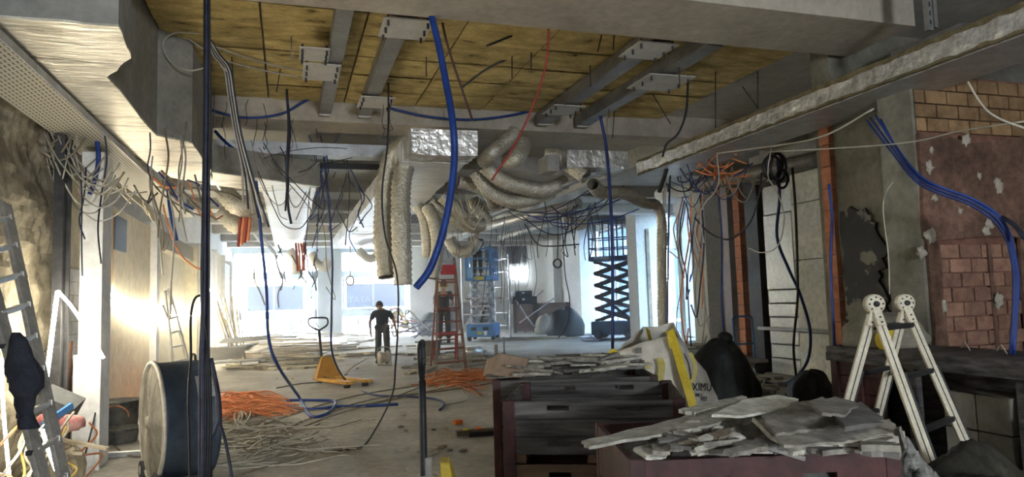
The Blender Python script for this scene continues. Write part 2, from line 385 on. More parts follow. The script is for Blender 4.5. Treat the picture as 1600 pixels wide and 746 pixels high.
mk('alcove_header', MB().box(-2.5, -2.3, 14.2, 19.6, 2.72, 3.05), M('tan_header', (.38, .33, .23), (.46, .41, .30), 2, .8), _wl)
mk('bright_post', MB().box(-2.5, -2.1, 19.7, 20.3, 0, 3.2), whiteb, _wl)
for i, (y0, y1) in enumerate(((20.5, 22.4), (22.6, 24.6), (24.9, 27.5), (27.8, 31.0), (31.2, 35.0))):
    mk('wall_panel', MB().box(-2.55, -2.3 + .03*(i % 2), y0, y1, 0, 3.2 + .1*(i % 3)), cream if i % 2 == 0 else whiteb, _wl)
    mk('panel_post', MB().box(-2.52, -2.18, y1+.03, y1+.15, 0, 3.4), whiteb, _wl)
for i, (a, b, c, d) in enumerate(((168, 282, 205, 320), (190, 290, 232, 338), (222, 312, 240, 348))):   # torn board ends
    p = atx(a, b, -2.28 + .03*i); q = atx(c, d, -2.28 + .03*i)
    g = MB().prism(jag([(p.y, p.z), (q.y, p.z-.05), (q.y-.1, q.z), (p.y+.25, q.z+.12)], .05, random.Random(i), 3), 0, .02)
    g.xf(Matrix(((0, 0, 1, -2.28+.03*i), (1, 0, 0, 0), (0, 1, 0, 0), (0, 0, 0, 1))))
    mk('torn_board', g, cream, _wl)

# ---- far wall with shop windows
_wf = em('wall_far', (0, 0, 0), kind='structure')
mk('solid_wall', MB().box(5.95, 12.6, 35.2, 35.6, 0, CZ), whiteb, _wf)
mk('window_head', MB().box(-2.6, 5.95, 35.2, 35.6, 4.05, CZ), frame_m, _wf)
mk('facade_column', MB().box(1.33, 2.40, 34.4, 35.4, 0, CZ), M('pale_blue_column', (.48, .54, .60), (.55, .61, .66), 1.5, .7), _wf)
mk('corner_column', MB().box(5.7, 7.4, 34.5, 35.25, 0, CZ), whiteb, _wf)
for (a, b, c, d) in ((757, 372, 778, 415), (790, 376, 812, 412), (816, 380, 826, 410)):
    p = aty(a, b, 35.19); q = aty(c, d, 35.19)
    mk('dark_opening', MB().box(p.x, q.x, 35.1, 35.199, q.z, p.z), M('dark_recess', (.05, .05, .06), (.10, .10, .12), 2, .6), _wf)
p = aty(768, 362, 35.1); q = aty(812, 376, 35.1)
mk('timber_band', MB().box(p.x, q.x, 35.06, 35.19, q.z, p.z), M('pale_timber', (.50, .38, .22), (.60, .47, .28), 4, .8), _wf)
p = aty(797, 418, 35.1); q = aty(827, 437, 35.1)
_wl5 = em('window_5', (0, 0, 0), kind='structure')
mk('frosted_pane', MB().box(p.x, q.x, 35.10, 35.15, q.z, p.z), emit('glowing_daylight_pane', (.82, .93, 1.0), 1.6), _wl5)  # pane glows by its own material in place of daylight; solid wall behind
p = aty(700, 440, 35.1); q = aty(770, 510, 35.1)
mk('brown_panelling', MB().box(p.x, q.x, 35.05, 35.19, .05, 1.35), M('brown_panel', (.13, .09, .09), (.20, .15, .14), 3, .7), _wf)
def window(name, x0, x1, fx0, fx1, mull, lowm):
    w = em(name, (0, 0, 0), kind='structure'); y0, y1 = 35.2, 35.34
    for (za, zb) in ((.0, .10), (.88, 1.24), (2.76, 3.10), (3.98, 4.06)):
        mk('rail', MB().box(x0, x1, y0, y1, za, zb), frame_m, w)
    for xm in (x0+.06, x1-.06):
        mk('jamb', MB().box(xm-.06, xm+.06, y0, y1, .1, 4.0), frame_m, w)
    for xm in mull: mk('mullion', MB().box(xm-.05, xm+.05, y0+.02, y1-.02, 1.24, 2.76), frame_m, w)
    for xm in lowm: mk('low_mullion', MB().box(xm-.035, xm+.035, y0+.02, y1-.02, .1, .88), frame_m, w)
    for (za, zb) in ((.1, .88), (1.24, 2.76), (3.1, 3.98)):
        mk('pane', MB().box(x0+.12, x1-.12, 35.262, 35.27, za, zb), glass, w)
    f_ = mk('privacy_film', MB().box(fx0, fx1, 35.235, 35.255, 1.28, 2.45), film, w)
    return w
_w1 = window('window_1', -2.5, 1.33, aty(387, 460, 35.23).x, aty(474, 460, 35.23).x, (aty(383, 460, 35.2).x, aty(479, 460, 35.2).x, aty(428, 440, 35.2).x), (aty(430, 510, 35.2).x, aty(392, 510, 35.2).x, aty(470, 510, 35.2).x))
_w2 = window('window_2', 2.4, 5.95, aty(541, 460, 35.23).x, aty(632, 460, 35.23).x, (aty(537, 460, 35.2).x, aty(637, 460, 35.2).x, aty(583, 440, 35.2).x), (aty(560, 510, 35.2).x, aty(600, 510, 35.2).x))
def text(name, s, size, mat, parent, loc, rot, ext=.002):
    c = bpy.data.curves.new(name, 'FONT'); c.body = s; c.size = size; c.extrude = ext; c.align_x = 'CENTER'; c.align_y = 'CENTER'; c.resolution_u = 3
    t = bpy.data.objects.new(name, c); me = bpy.data.meshes.new_from_object(t); bpy.data.objects.remove(t)
    o = bpy.data.objects.new(name, me); COL.objects.link(o); me.materials.clear(); me.materials.append(mat); o.location = loc; o.rotation_euler = rot; o.parent = parent; return o
text('film_lettering', 'TATA', .42, M('film_print', (.40, .52, .74), (.42, .54, .76), 2, .6), _w2, (aty(562, 470, 35.2).x, 35.232, aty(562, 469, 35.2).z), (math.pi/2, 0, 0))
# street outside
mk('pavement', MB().box(-40, 60, 35.7, 90, -.3, -.1), pave, None, 'pale pavement of the street outside the shop windows', 'pavement', kind='structure')
_st = em('street_building', (0, 0, 0), label='pale street building across the road behind the shop windows', cat='building')
mk('wall', MB().box(-30, 40, 58, 66, -.1, 9), facade, _st)
for i in range(14):
    mk('shop_window', MB().box(-12+2.6*i, -10.2+2.6*i, 57.9, 58, .5, 2.9), M('street_glass', (.35, .50, .62), (.50, .66, .78), .8, .3), _st)
mk('cyan_poster', MB().box(*(lambda p, q: (p.x, q.x, 57.7, 57.85, q.z, p.z))(aty(479, 436, 57.8), aty(489, 476, 57.8))), M('cyan_print', (.10, .50, .70), (.14, .60, .78), 2, .6), _st)
mk('tan_awning', MB().box(*(lambda p, q: (p.x, q.x, 57.6, 57.85, q.z, p.z))(aty(389, 440, 57.8), aty(409, 456, 57.8))), M('tan_awning_cloth', (.5, .36, .2), (.6, .43, .25), 2, .8), _st)

# ---- right wall: brick pier in front, black recess, concrete pier, then the long wall with window bays
_wr = em('wall_right', (0, 0, 0), kind='structure')
mk('pier_core', MB().box(5.17, 7.6, 4.66, 4.97, 0, 3.40), mortar, _wr)
def brick_field(x0, x1, z0, z1, y, m, seed, gaps=()):
    rr = random.Random(seed); row = 0; z = z0
    while z < z1 - .05:
        x = x0 - (.0 if row % 2 else .125)
        while x < x1:
            a, b = max(x, x0), min(x + .24, x1)
            if b - a > .05 and (row, round(x, 2)) not in gaps:
                mk('brick', MB().box(a+.004, b-.004, y - rr.uniform(0, .008), y+.06, z+.004, z+.116), m, _wr)
            x += .25
        z += .125; row += 1
brick_field(5.30, 6.22, .90, 1.90, 4.632, brickm, 1)
brick_field(5.17, 6.9, 2.88, 3.38, 4.632, brick_y, 2)
# red-brown plaster left on the pier: one jagged sheet with the exposed patches cut round it
def yz_sheet(poly, y, th, mat, name, seed, amp=.02, k=6):
    g = MB().prism(jag(poly, amp, random.Random(seed), k), 0, th)
    g.xf(Matrix(((1, 0, 0, 0), (0, 0, -1, y), (0, 1, 0, 0), (0, 0, 0, 1))))
    return mk(name, g, mat, _wr)
yz_sheet([(5.16, 1.92), (6.9, 1.97), (6.9, 2.92), (6.3, 2.86), (5.7, 2.80), (5.16, 2.86)], 4.632, .035, redplast, 'plaster_sheet', 5)
yz_sheet([(5.16, 0), (5.27, 0), (5.31, 1.0), (5.29, 1.9), (5.16, 1.93)], 4.632, .034, redplast, 'plaster_strip', 6)
yz_sheet([(5.30, 0), (6.9, 0), (6.9, .92), (5.30, .9)], 4.634, .03, redplast, 'plaster_base', 8)
yz_sheet([(6.22, .9), (6.9, .9), (6.9, 1.98), (6.24, 1.98)], 4.634, .032, redplast, 'plaster_side', 7)
mk('pipe_chase', MB().box(5.86, 5.90, 4.615, 4.631, .95, 1.9), redplast, _wr)
rr = random.Random(4)
for (a, b) in ((1455, 235), (1530, 275), (1560, 290), (1460, 310), (1500, 330), (1455, 368), (1545, 350), (1510, 220), (1452, 262), (1540, 362), (1475, 480), (1440, 395), (1560, 470)):
    p = aty(a, b, 4.60); g = MB().ball((0, 0, 0), .028 + .03*rr.random(), 11, 8, (rr.uniform(.7, 1.2), .35, rr.uniform(.7, 1.3)), lambda q: 1 + .9*noise.noise(q*2.5 + Vector((a, b, 0)))); 
    mk('adhesive_dab', g.xf(Matrix.Translation(p)), dab, _wr)
mk('pier_grey_side', MB().box(5.135, 5.168, 4.632, 4.99, 0, 3.3), greyplast, _wr)
mk('black_recess', rough_sheet(5.60, 4.97, 6.15, 0, 3.4, .02, 2.2, 30, 60), greyplast, _wr)
mk('recess_backing', MB().box(5.64, 7.6, 4.97, 6.2, 0, 3.4), greyplast, _wr)
_bq = [atx(a, b, 5.56) for a, b in ((1312, 330), (1350, 325), (1368, 348), (1384, 400), (1372, 440), (1390, 490), (1396, 560), (1380, 660), (1318, 660), (1320, 440))]
g = MB().prism(jag([(q.y, q.z) for q in _bq], .05, random.Random(12), 5), 0, .03); g.xf(Matrix(((0, 0, 1, 5.56), (1, 0, 0, 0), (0, 1, 0, 0), (0, 0, 0, 1))))
mk('black_paint_patch', g, blackpaint, _wr)
z = 0; i = 0
while z < 3.1:
    mk('terracotta_brick', MB().box(5.54, 5.74, 6.06, 6.20, z+.004, z+.232), terracotta, _wr); z += .238
mk('pier_plaster_edge', MB().box(5.742, 5.78, 6.0, 6.22, 0, 3.0), greyplast, _wr)
mk('return_wall', MB().box(5.76, 12.4, 6.22, 6.5, 0, CZ), greyplast, _wr)
mk('side_wall', MB().box(8.75, 9.9, 6.5, 11.4, 0, CZ), conc, _wr)
# concrete pier and ribbed metal panel, flush with the side wall and facing the hall
X1 = 8.6
ya, yb, yc = atx(1197, 420, X1).y, atx(1241, 420, X1).y, atx(1300, 420, X1).y
palec = M('pale_concrete', (.70, .70, .62), (.86, .85, .77), 1.5, .85, bump=.4, fine=.3)
for k, (za, zb) in enumerate(((0, .78), (.8, 2.05), (2.07, 3.05), (3.07, 3.6))):
    mk('concrete_panel', MB().box(X1 + .01*(k % 2), X1+.14, yc-.6, yb-.02, za, zb), palec, _wr)
zb_ = [0, .30, .55, .80, 1.05, 1.30, 1.55, 2.95, 3.5]
mk('panel_backing', MB().box(X1+.10, X1+.14, yb, ya+.05, 0, 3.6), steel_d, _wr)
for k in range(8):
    mk('metal_panel', MB().box(X1 + (.02 if k % 2 else 0), X1+.1, yb, ya, zb_[k]+.01, zb_[k+1]-.01), M('dull_zinc_panel', (.62, .64, .63), (.76, .78, .76), 2, .4, metal=.3), _wr, bevel=.008)
mk('panel_rail', MB().box(X1-.05, X1-.004, yc-.3, ya+.3, .80, .86), galv_d, _wr)
mk('concrete_head', MB().box(X1-.1, 9.0, 6.5, 11.4, 3.62, 4.1), conc, _wr)
mk('dark_steel_column', MB().box(X1+.02, X1+.6, 11.42, 11.8, 0, 3.7), steel_d, _wr)
mk('terracotta_core', MB().box(aty(1159, 400, 12.62).x, 9.6, 12.63, 12.78, 0, 3.7), mortar, _wr)
z = 0
while z < 3.6:
    mk('terracotta_brick', MB().box(aty(1158, 400, 12.6).x, aty(1172, 400, 12.6).x, 12.6, 12.8, z+.005, z+.24), terracotta, _wr); z += .25
mk('lilac_wall', MB().box(aty(1140, 400, 14.2).x, 12.2, 14.2, 14.5, 0, CZ), lilac, _wr)
xk = aty(1103, 400, 16.2).x
mk('cream_column', MB().box(xk, aty(1147, 400, 16.2).x, 16.2, 16.9, 0, CZ), M('pale_cream_column', (.60, .58, .49), (.70, .68, .58), 1.5, .8), _wr)
mk('torn_column_edge', rough_sheet(0, 0, .28, 0, 3.9, .05, 1.1, 8, 60).xf(Matrix(((0, 1, 0, aty(1136, 400, 16.1).x), (1, 0, 0, 16.12), (0, 0, 1, 0), (0, 0, 0, 1)))), stone, _wr)
for (y0, y1) in ((6.5, 17.9), (21.4, 23.4), (26.5, 35.4)):
    mk('long_wall', MB().box(12.0, 12.4, y0, y1, 0, CZ), whiteb, _wr)
mk('bay_lintel', MB().box(12.0, 12.4, 17.9, 26.5, 4.15, CZ), whiteb, _wr)
mk('bay_sill', MB().box(12.0, 12.4, 17.9, 26.5, 0, .1), whiteb, _wr)
mk('bay_column', MB().box(11.0, 12.0, 20.9, 21.6, 0, CZ), M('white_column', (.62, .62, .58), (.72, .72, .68), 1.5, .8), _wr)
mk('bay_column_edge', MB().box(11.34, 11.46, 20.86, 20.898, 0, 3.7), stone, _wr)
mk('bay_column', MB().box(11.5, 12.0, 18.9, 19.2, 0, CZ), whiteb, _wr)
mk('bay_column', MB().box(11.3, 12.0, 26.4, 27.3, 0, CZ), whiteb, _wr)
mk('bay_column', MB().box(11.6, 12.0, 30.2, 31.0, 0, CZ), whiteb, _wr)
mk('dado_rail', MB().box(11.95, 11.999, 27.3, 30.2, 1.95, 2.15), whiteb, _wr)
mk('dado_rail', MB().box(11.95, 11.999, 31.0, 35.1, 1.95, 2.15), whiteb, _wr)
mk('wall_niche', MB().box(11.95, 11.999, 31.9, 33.1, .5, 1.3), M('niche_grey', (.42, .46, .50), (.5, .54, .58), 2, .8), _wr)
for nm, y0, y1 in (('window_3', 17.9, 20.9), ('window_4', 23.4, 26.4)):
    w = em(nm, (0, 0, 0), kind='structure')
    for ym in (y0+.05, (y0+y1)/2, y1-.05): mk('mullion', MB().box(12.15, 12.25, ym-.05, ym+.05, .1, 4.15), frame_m, w)
    for zm in (.15, 1.1, 3.0, 4.1): mk('rail', MB().box(12.16, 12.24, y0, y1, zm-.04, zm+.04), frame_m, w)
    mk('pane', MB().box(12.195, 12.205, y0+.1, y1-.1, .19, 4.06), tinted, w)
_ob = em('neighbour_building', (0, 0, 0), label='pale blue grey building across the side street beyond the right windows', cat='building')
mk('wall', MB().box(24, 30, 20, 57, -.1, 12), M('blue_grey_front', (.075, .096, .123), (.10, .123, .15), .5, .9), _ob)
for i in range(9):
    for j in range(3):
        mk('window', MB().box(23.9, 24, 28+2.6*i, 29.6+2.6*i, .8+3*j, 2.6+3*j), M('pale_blind', (.16, .19, .21), (.20, .23, .25), 1, .8), _ob)
mk('side_pavement', MB().box(12.8, 40, 5, 35.7, -.3, -.1), M('asphalt', (.03, .035, .042), (.045, .05, .06), 2, .9), None, 'pale pavement of the side street beyond the right windows', 'pavement', kind='structure')
# ---- walls behind the camera: the opening is added and sized to light the foreground
_wb = em('wall_back', (0, 0, 0), kind='structure')
mk('wall_below', MB().box(-2.8, 7.6, -6.2, -5.9, 0, 1.8), conc, _wb); mk('wall_above', MB().box(-2.8, 7.6, -6.2, -5.9, 2.6, CZ), conc, _wb)
mk('wall_end', MB().box(-2.8, .95, -6.2, -5.9, 1.8, 2.6), conc, _wb); mk('wall_end', MB().box(2.25, 7.6, -6.2, -5.9, 1.8, 2.6), conc, _wb)
mk('near_side_wall', MB().box(7.4, 7.7, -6.2, 6.3, 0, CZ), conc, _wr)

# ================================================================== DUCTS, TRAYS AND STEEL OVERHEAD
def duct_mb(x0, x1, y0, y1, z0, z1, amp, seed, sy=.1, nx=8):
    g = MB(); ny = max(2, int((y1-y0)/sy)); ring = []
    prof = [(x0 + (x1-x0)*k/nx, z0) for k in range(nx+1)] + [(x1, z0 + (z1-z0)*k/3) for k in (1, 2, 3)] + [(x1 - (x1-x0)*k/2, z1) for k in (1, 2)] + [(x0, z1 - (z1-z0)*k/3) for k in (1, 2)]
    n = len(prof)
    for j in range(ny+1):
        y = y0 + (y1-y0)*j/ny
        for (px, pz) in prof:
            d = noise.noise(Vector((px*1.3+seed, y*9, pz*2)))*amp + noise.noise(Vector((px*4+seed, y*3, pz*4)))*amp*.6
            cx, cz = (x0+x1)/2, (z0+z1)/2; v = Vector((px-cx, 0, pz-cz)).normalized()
            g.v.append(Vector((px + v.x*d, y, pz + v.z*d - (amp*.5 if (j % 6) == 0 and pz == z0 else 0))))
    for j in range(ny):
        for k in range(n): g.f.append((j*n+k, j*n+(k+1) % n, (j+1)*n+(k+1) % n, (j+1)*n+k))
    g.f += [tuple(range(n)), tuple(range(ny*n, (ny+1)*n))[::-1]]
    return g
d_ = mk('foil_duct', duct_mb(-.37, .41, 10.9, 23.8, 3.30, 3.62, .014, 1), foil_w, None, 'pale foil-wrapped duct under the ceiling, running from the white bulkhead towards the windows', 'duct')
d_ = em('foil_duct', (1.8, 8.4, 3.3), label='wide foil-wrapped duct overhead beside the pair of hanging silver hoses', cat='duct')
g = duct_mb(-.42, .40, .3, 15.0, 0, .30, .016, 2)
g.v = [Vector((v.x + max(0, v.x + .42)/.82*.62*(v.y-.3)/14.7, v.y, v.z)) for v in g.v]      # the duct widens towards the windows
mk('body', g, foil_w, d_)
mk('crumpled_end', duct_mb(-.41, .42, -.2, .38, .0, .30, .03, 3, .05), crumple, d_)
r_ = em('insulated_duct', (5.1, 3, 3.25), label='long low insulated duct with foil edge running along the right side overhead', cat='duct')
mk('underside', MB().box(-.26, .34, -4.5, 6.0, 0, .012), galv, r_)
mk('foil_side', duct_mb(-.31, -.25, -4.5, 6.0, .03, .17, .016, 5, .05, 2), crumple, r_)
mk('wool_strip', duct_mb(-.30, .30, -4.5, 6.0, .012, .04, .012, 6, .05, 3), M('brown_wool', (.12, .10, .05), (.22, .18, .10), 9, .95, bump=.6), r_)
mk('wool_strip', duct_mb(-.29, .30, -4.5, 6.0, .17, .22, .015, 7, .05, 3), MATS['brown_wool'], r_)
mk('core', MB().box(-.25, .30, -4.48, 5.98, .04, .17), galv_d, r_)
e_ = em('duct_end_box', (4.3, 9.6, 3.3), label='crumpled foil duct end box below the cross beam at the right', cat='duct')
mk('body', duct_mb(-.45, .50, -.3, .45, .12, .36, .035, 8, .05), crumple, e_)
mk('grey_box', MB().box(-.72, -.54, -.2, .2, .06, .30), galv_d, e_)
t_ = em('cable_tray', (-1.86, 6.5, 3.2), label='long perforated cable tray along the left wall', cat='tray')
mk('bottom', MB().box(-.22, .20, -3.6, 7.6, 0, .006), perf, t_)
mk('inner_lip', MB().box(.20, .212, -3.6, 7.6, 0, .06), galv, t_); mk('outer_lip', MB().box(-.232, -.22, -3.6, 7.6, 0, .06), galv, t_)
t2 = em('cross_tray', (.6, 11.35, 3.86), label='galvanised cross duct tucked behind the cream cross beam', cat='tray')
mk('body', MB().box(-1.7, 1.7, -.2, .2, 0, .14), galv, t2); mk('edge', MB().box(-1.7, 1.7, -.22, -.2, -.02, .17), galv, t2)
t3 = em('cable_tray', (.6, 12.2, 3.8), label='dark perforated tray crossing above the two pale ducts', cat='tray')
mk('bottom', MB().box(-1.8, 1.9, -.15, .15, 0, .01), galv_d, t3); mk('lip', MB().box(-1.8, 1.9, -.16, -.15, 0, .1), steel_d, t3)
t4 = em('support_rail', (0, 0, 0), label='long slotted steel rail sloping away under the silver hoses', cat='rail')
_pa, _pb = gz(928, 272, 3.30), gz(735, 352, 3.30)
mk('rail', MB().bar(_pa, _pb, .09, .045), galv, t4)
mk('rail_lip', MB().bar(_pa + Vector((.05, 0, .04)), _pb + Vector((.05, 0, .04)), .012, .06), galv, t4)
# rows of straight spiral ducts deeper in
for i, (a, b, lab) in enumerate((((745, 358, 20), (905, 318, 17), 'silver straight pipe sloping above the blue lift'), ((780, 372, 24), (915, 335, 22), 'thin silver pipe above the far white wall'))):
    mk('spiral_duct', MB().tube([at(*a), at(*b)], .13 - .04*i, 14), aluminium, None, lab, 'pipe')
mk('grey_pipe', MB().tube(spline(pth([(1085, 292, 12), (1180, 270, 11), (1290, 246, 10.2)]), 4), .12, 12), galv_d, None, 'fat grey pipe under the ceiling above the concrete pier', 'pipe')
mk('cream_pipe', MB().tube(pth([(1030, 305, 16), (1140, 282, 14)]), .14, 12), whiteb, None, 'cream pipe under the ceiling left of the orange cable tangle', 'pipe')
# steel channels with bolted plates
def channel(x, y0, y1, w, h, lab):
    c = em('steel_channel', (x, (y0+y1)/2, 4.17), label=lab, cat='beam', group='steel channels under the wool ceiling'); L = (y1-y0)/2
    mk('web', MB().box(-w/2, w/2, -L, L, 0, .012), galv_d, c)
    for s in (-1, 1): mk('flange', MB().box(s*w/2-.006, s*w/2+.006, -L, L, .012, h), galv_d, c)
    mk('end_foot', MB().box(-w/2, w/2, L-.05, L, -.02, -.001), platem, c)
channel(.50, 6.12, 9.95, .15, .15, 'thinnest steel channel under the wool ceiling, nearest the left bulkhead')
channel(1.04, 6.12, 9.95, .17, .15, 'steel channel with two grey plates left of the blue hose')
channel(3.72, 6.12, 9.9, .20, .16, 'steel channel left of the pair at the right of the wool ceiling')
channel(4.36, 6.3, 9.9, .20, .16, 'rightmost steel channel under the wool ceiling')
def plate(px, py, w, d, lab):
    p = gz(px, py, 4.13); e = em('bolted_plate', p, label=lab, cat='plate', group='bolted grey plates on the steel channels')
    mk('plate', MB().box(-w/2, w/2, -d/2, d/2, 0, .012), platem, e)
    for a in (-1, 1):
        for b in (-.75, 0, .75):
            mk('bolt', MB().tube([(a*w*.4, b*d*.5, .05), (a*w*.4, b*d*.5, -.05)], .012, 6), steel_d, e)
plate(502, 114, .40, .58, 'grey bolted plate on the thinnest steel channel')
plate(633, 46, .46, .50, 'grey bolted plate close to the near beam left of the blue hose')
plate(587, 161, .44, .52, 'grey bolted plate at the cross beam end left of the blue hose')
plate(880, 173, .46, .50, 'grey bolted plate at the cross beam end right of the blue hose')
plate(1013, 80, .46, .50, 'grey bolted plate close to the near beam at the right')
plate(1032, 130, .62, .60, 'large grey bolted plate at the right of the wool ceiling')
plate(491, 86, .30, .40, 'small grey plate half hidden beside the thinnest channel')
b_ = em('slotted_strut', gz(1452, 48, 3.75), label='slotted steel strut hanging at the top right corner', cat='strut')
mk('strut', MB().box(-.03, .03, -.02, .02, 0, .7), galv_d, b_); mk('strut', MB().box(.045, .085, -.02, .02, .03, .7), galv_d, b_)
for k in range(8): mk('slot', MB().box(-.008, .008, -.0225, -.0205, .05+.08*k, .09+.08*k), steel_d, b_)
mk('angle_bracket', MB().bar(gz(1400, 86, 3.98), gz(1512, 40, 3.98), .14, .05), galv_d, None, 'grey angle bracket at the end of the near beam, top right', 'bracket')
# threaded rods and wires sticking out of the wool
for (a, b, dx, dy) in ((455, 58, 0, 36), (362, 88, 2, 34), (240, 55, 2, 40), (666, 88, 0, 32), (800, 88, 0, 34), (830, 82, 0, 28), (922, 102, 1, 34), (940, 55, -6, 26), (960, 52, -2, 26), (1118, 112, 0, 88), (1184, 112, 0, 58), (1160, 135, 24, 34), (950, 148, 2, 36), (438, 108, -6, 36), (1020, 148, 28, 46), (960, 172, -3, 44), (1006, 60, 0, 22), (788, 178, -2, 18), (1060, 78, 2, 58), (700, 156, 6, 38), (490, 172, 6, 44), (335, 140, 0, 60)):
    p = gz(a, b, 4.38); D = (p - CAM0).dot(FH)
    mk('hanger_rod', MB().tube([p, at(a+dx, b+dy, D)], .007, 6), galv_d if (a % 2) else steel_d, None, 'thin hanger rod sticking down from the wool ceiling', 'rod', 'hanger rods under the wool ceiling')
for (l, lab) in ((((400, 78, 8), (440, 60, 8)), 'bent dark bar poking out of the wool left of the thinnest channel'), (((690, 53, 7.4), (735, 46, 7.4), (732, 50, 7.4)), 'hairpin steel bar lying against the wool right of the blue hose'), (((760, 72, 7.4), (800, 56, 7.4)), 'straight steel bar against the wool under the near beam'), (((720, 138, 8.2), (760, 108, 8.2), (798, 90, 8.2)), 'dark bent bar across the middle of the wool ceiling')):
    cable(pth(l), .012, steel_d, lab, name='steel_bar', cat='bar')
# ================================================================== SILVER FLEXIBLE DUCTS
def flex(pts, r, lab, group='silver flexible hoses', mat=None, n=16, end=True, k=8):
    pp = even(spline(pts, k), .036)
    rr = random.Random(len(MATS) + int(pts[0][0]*100)); ph = rr.uniform(0, 9)
    e = em('flexible_duct', (0, 0, 0), label=lab, cat='duct', group=group)
    e.location = pp[-1]; off = -pp[-1]
    pp = [q + off for q in pp]
    g = MB().tube(pp, r, n, caps=False, rfun=lambda t, i: r*(1 + (.065 if i % 2 else -.065) + .10*noise.noise(Vector((i*.09, ph, 0)))))
    mk('hose', g, mat or flexm, e)
    if end:
        d = (pp[-1] - pp[-3]).normalized()
        mk('dark_mouth', MB().tube([pp[-1] - d*.02, pp[-1] - d*.018], r*.93, n), steel_d, e)  # dark disc stands in for the shade inside the open hose
    return e
H_ = 'silver flexible hose '
flex(pth([(668, 228, 9.3), (640, 224, 9.4), (612, 245, 9.5), (600, 300, 9.5), (598, 370, 9.4), (604, 434, 9.3)]), .118, H_ + 'hanging straight down, left one of the long pair, open end')
flex(pth([(655, 236, 9.2), (637, 250, 9.2), (627, 290, 9.1), (627, 370, 9.0), (630, 446, 9.0)]), .125, H_ + 'hanging straight down, right and longer one of the long pair')
flex(pth([(806, 206, 10.6), (785, 226, 10.5), (768, 240, 10.4), (757, 252, 10.6)]), .12, H_ + 'elbow curling down from the cream beam, left one', k=6)
flex(pth([(818, 222, 10.7), (814, 236, 10.6), (803, 250, 10.5), (793, 252, 10.7)]), .12, H_ + 'elbow curling down from the cream beam, right one', k=6)
flex(pth([(757, 258, 10.9), (780, 279, 11.0), (815, 292, 11.1), (852, 297, 11.2), (885, 284, 11.3)]), .118, H_ + 'sagging under the ceiling, topmost of the long curved ones')
flex(pth([(741, 268, 11.3), (764, 298, 11.4), (795, 314, 11.5), (830, 312, 11.6), (862, 300, 11.7)]), .115, H_ + 'sagging just below the topmost curved one')
flex(pth([(850, 244, 10.4), (872, 246, 10.4), (895, 262, 10.3), (916, 276, 10.2)]), .12, H_ + 'running from the cream beam into the grey box at right', end=False)
flex(pth([(926, 288, 11.0), (940, 301, 11.5), (975, 303, 12.2), (1008, 318, 12.8), (1026, 322, 13.2), (1034, 350, 13.4), (1034, 420, 13.5), (1036, 505, 13.6), (1037, 540, 13.6)]), .098, H_ + 'thin long one dropping to the floor behind the white sack', end=False)
flex(pth([(672, 314, 12.6), (700, 336, 12.7), (728, 352, 12.8), (748, 358, 12.9)]), .115, H_ + 'slanting behind the blue hose, lowest of the slanting bundle')
flex(pth([(690, 306, 12.2), (716, 330, 12.3), (740, 350, 12.5), (756, 352, 12.6)]), .115, H_ + 'slanting behind the blue hose, second from below')
flex(pth([(716, 284, 11.9), (742, 290, 12.0), (765, 305, 12.1), (772, 322, 12.3)]), .11, H_ + 'short one slanting above the white wire tangle')
flex(pth([(738, 312, 13.0), (750, 330, 13.0), (762, 346, 13.1)]), .11, H_ + 'short stub beside the white wire tangle', k=6)
flex(pth([(652, 322, 12.6), (662, 340, 12.6), (667, 372, 12.5), (668, 402, 12.5)]), .10, H_ + 'hanging behind the long pair, shorter of two', k=6)
flex(pth([(668, 324, 12.4), (678, 345, 12.3), (684, 385, 12.2), (676, 436, 12.1)]), .115, H_ + 'hanging right of the long pair, behind the blue hose end')
flex(pth([(702, 374, 18), (712, 390, 18), (726, 395, 18), (738, 388, 18), (746, 374, 18)]), .16, H_ + 'small u-shaped one beside the lift worker', k=6, end=False)
flex(pth([(350, 300, 12), (372, 322, 12), (392, 318, 12.1), (408, 305, 12.2)]), .17, H_ + 'crushed one at the left wall, upper', k=6)
flex(pth([(348, 330, 13), (370, 352, 13), (395, 348, 13.2), (410, 338, 13.3)]), .17, H_ + 'crushed one at the left wall, lower', k=6)
flex(pth([(452, 392, 20), (461, 405, 20), (464, 428, 20)]), .14, H_ + 'short stub hanging under the end of the left duct', mat=whiteb, k=5)
flex(pth([(486, 396, 21), (495, 412, 21), (508, 418, 21), (514, 406, 21)]), .13, H_ + 'pale loop under the ducts near the windows, left one', mat=whiteb, k=5, end=False)
flex(pth([(560, 392, 22), (576, 404, 22), (588, 400, 22), (592, 390, 22)]), .14, H_ + 'pale loop under the ducts near the windows, right one', mat=whiteb, k=5, end=False)
flex(pth([(880, 332, 18), (896, 352, 18), (916, 350, 18)]), .13, H_ + 'crumpled stub above the far white wall', k=5)
for i, (a, b) in enumerate(((350, 345), (372, 372), (395, 392))):
    mk('steel_purlin', MB().bar(at(a-12, b-60, 13+i), at(a+38, b+10, 17+i), .05, .08), galv, None, 'pale steel rail by the left wall under the ceiling', 'rail', 'pale rails by the left wall')

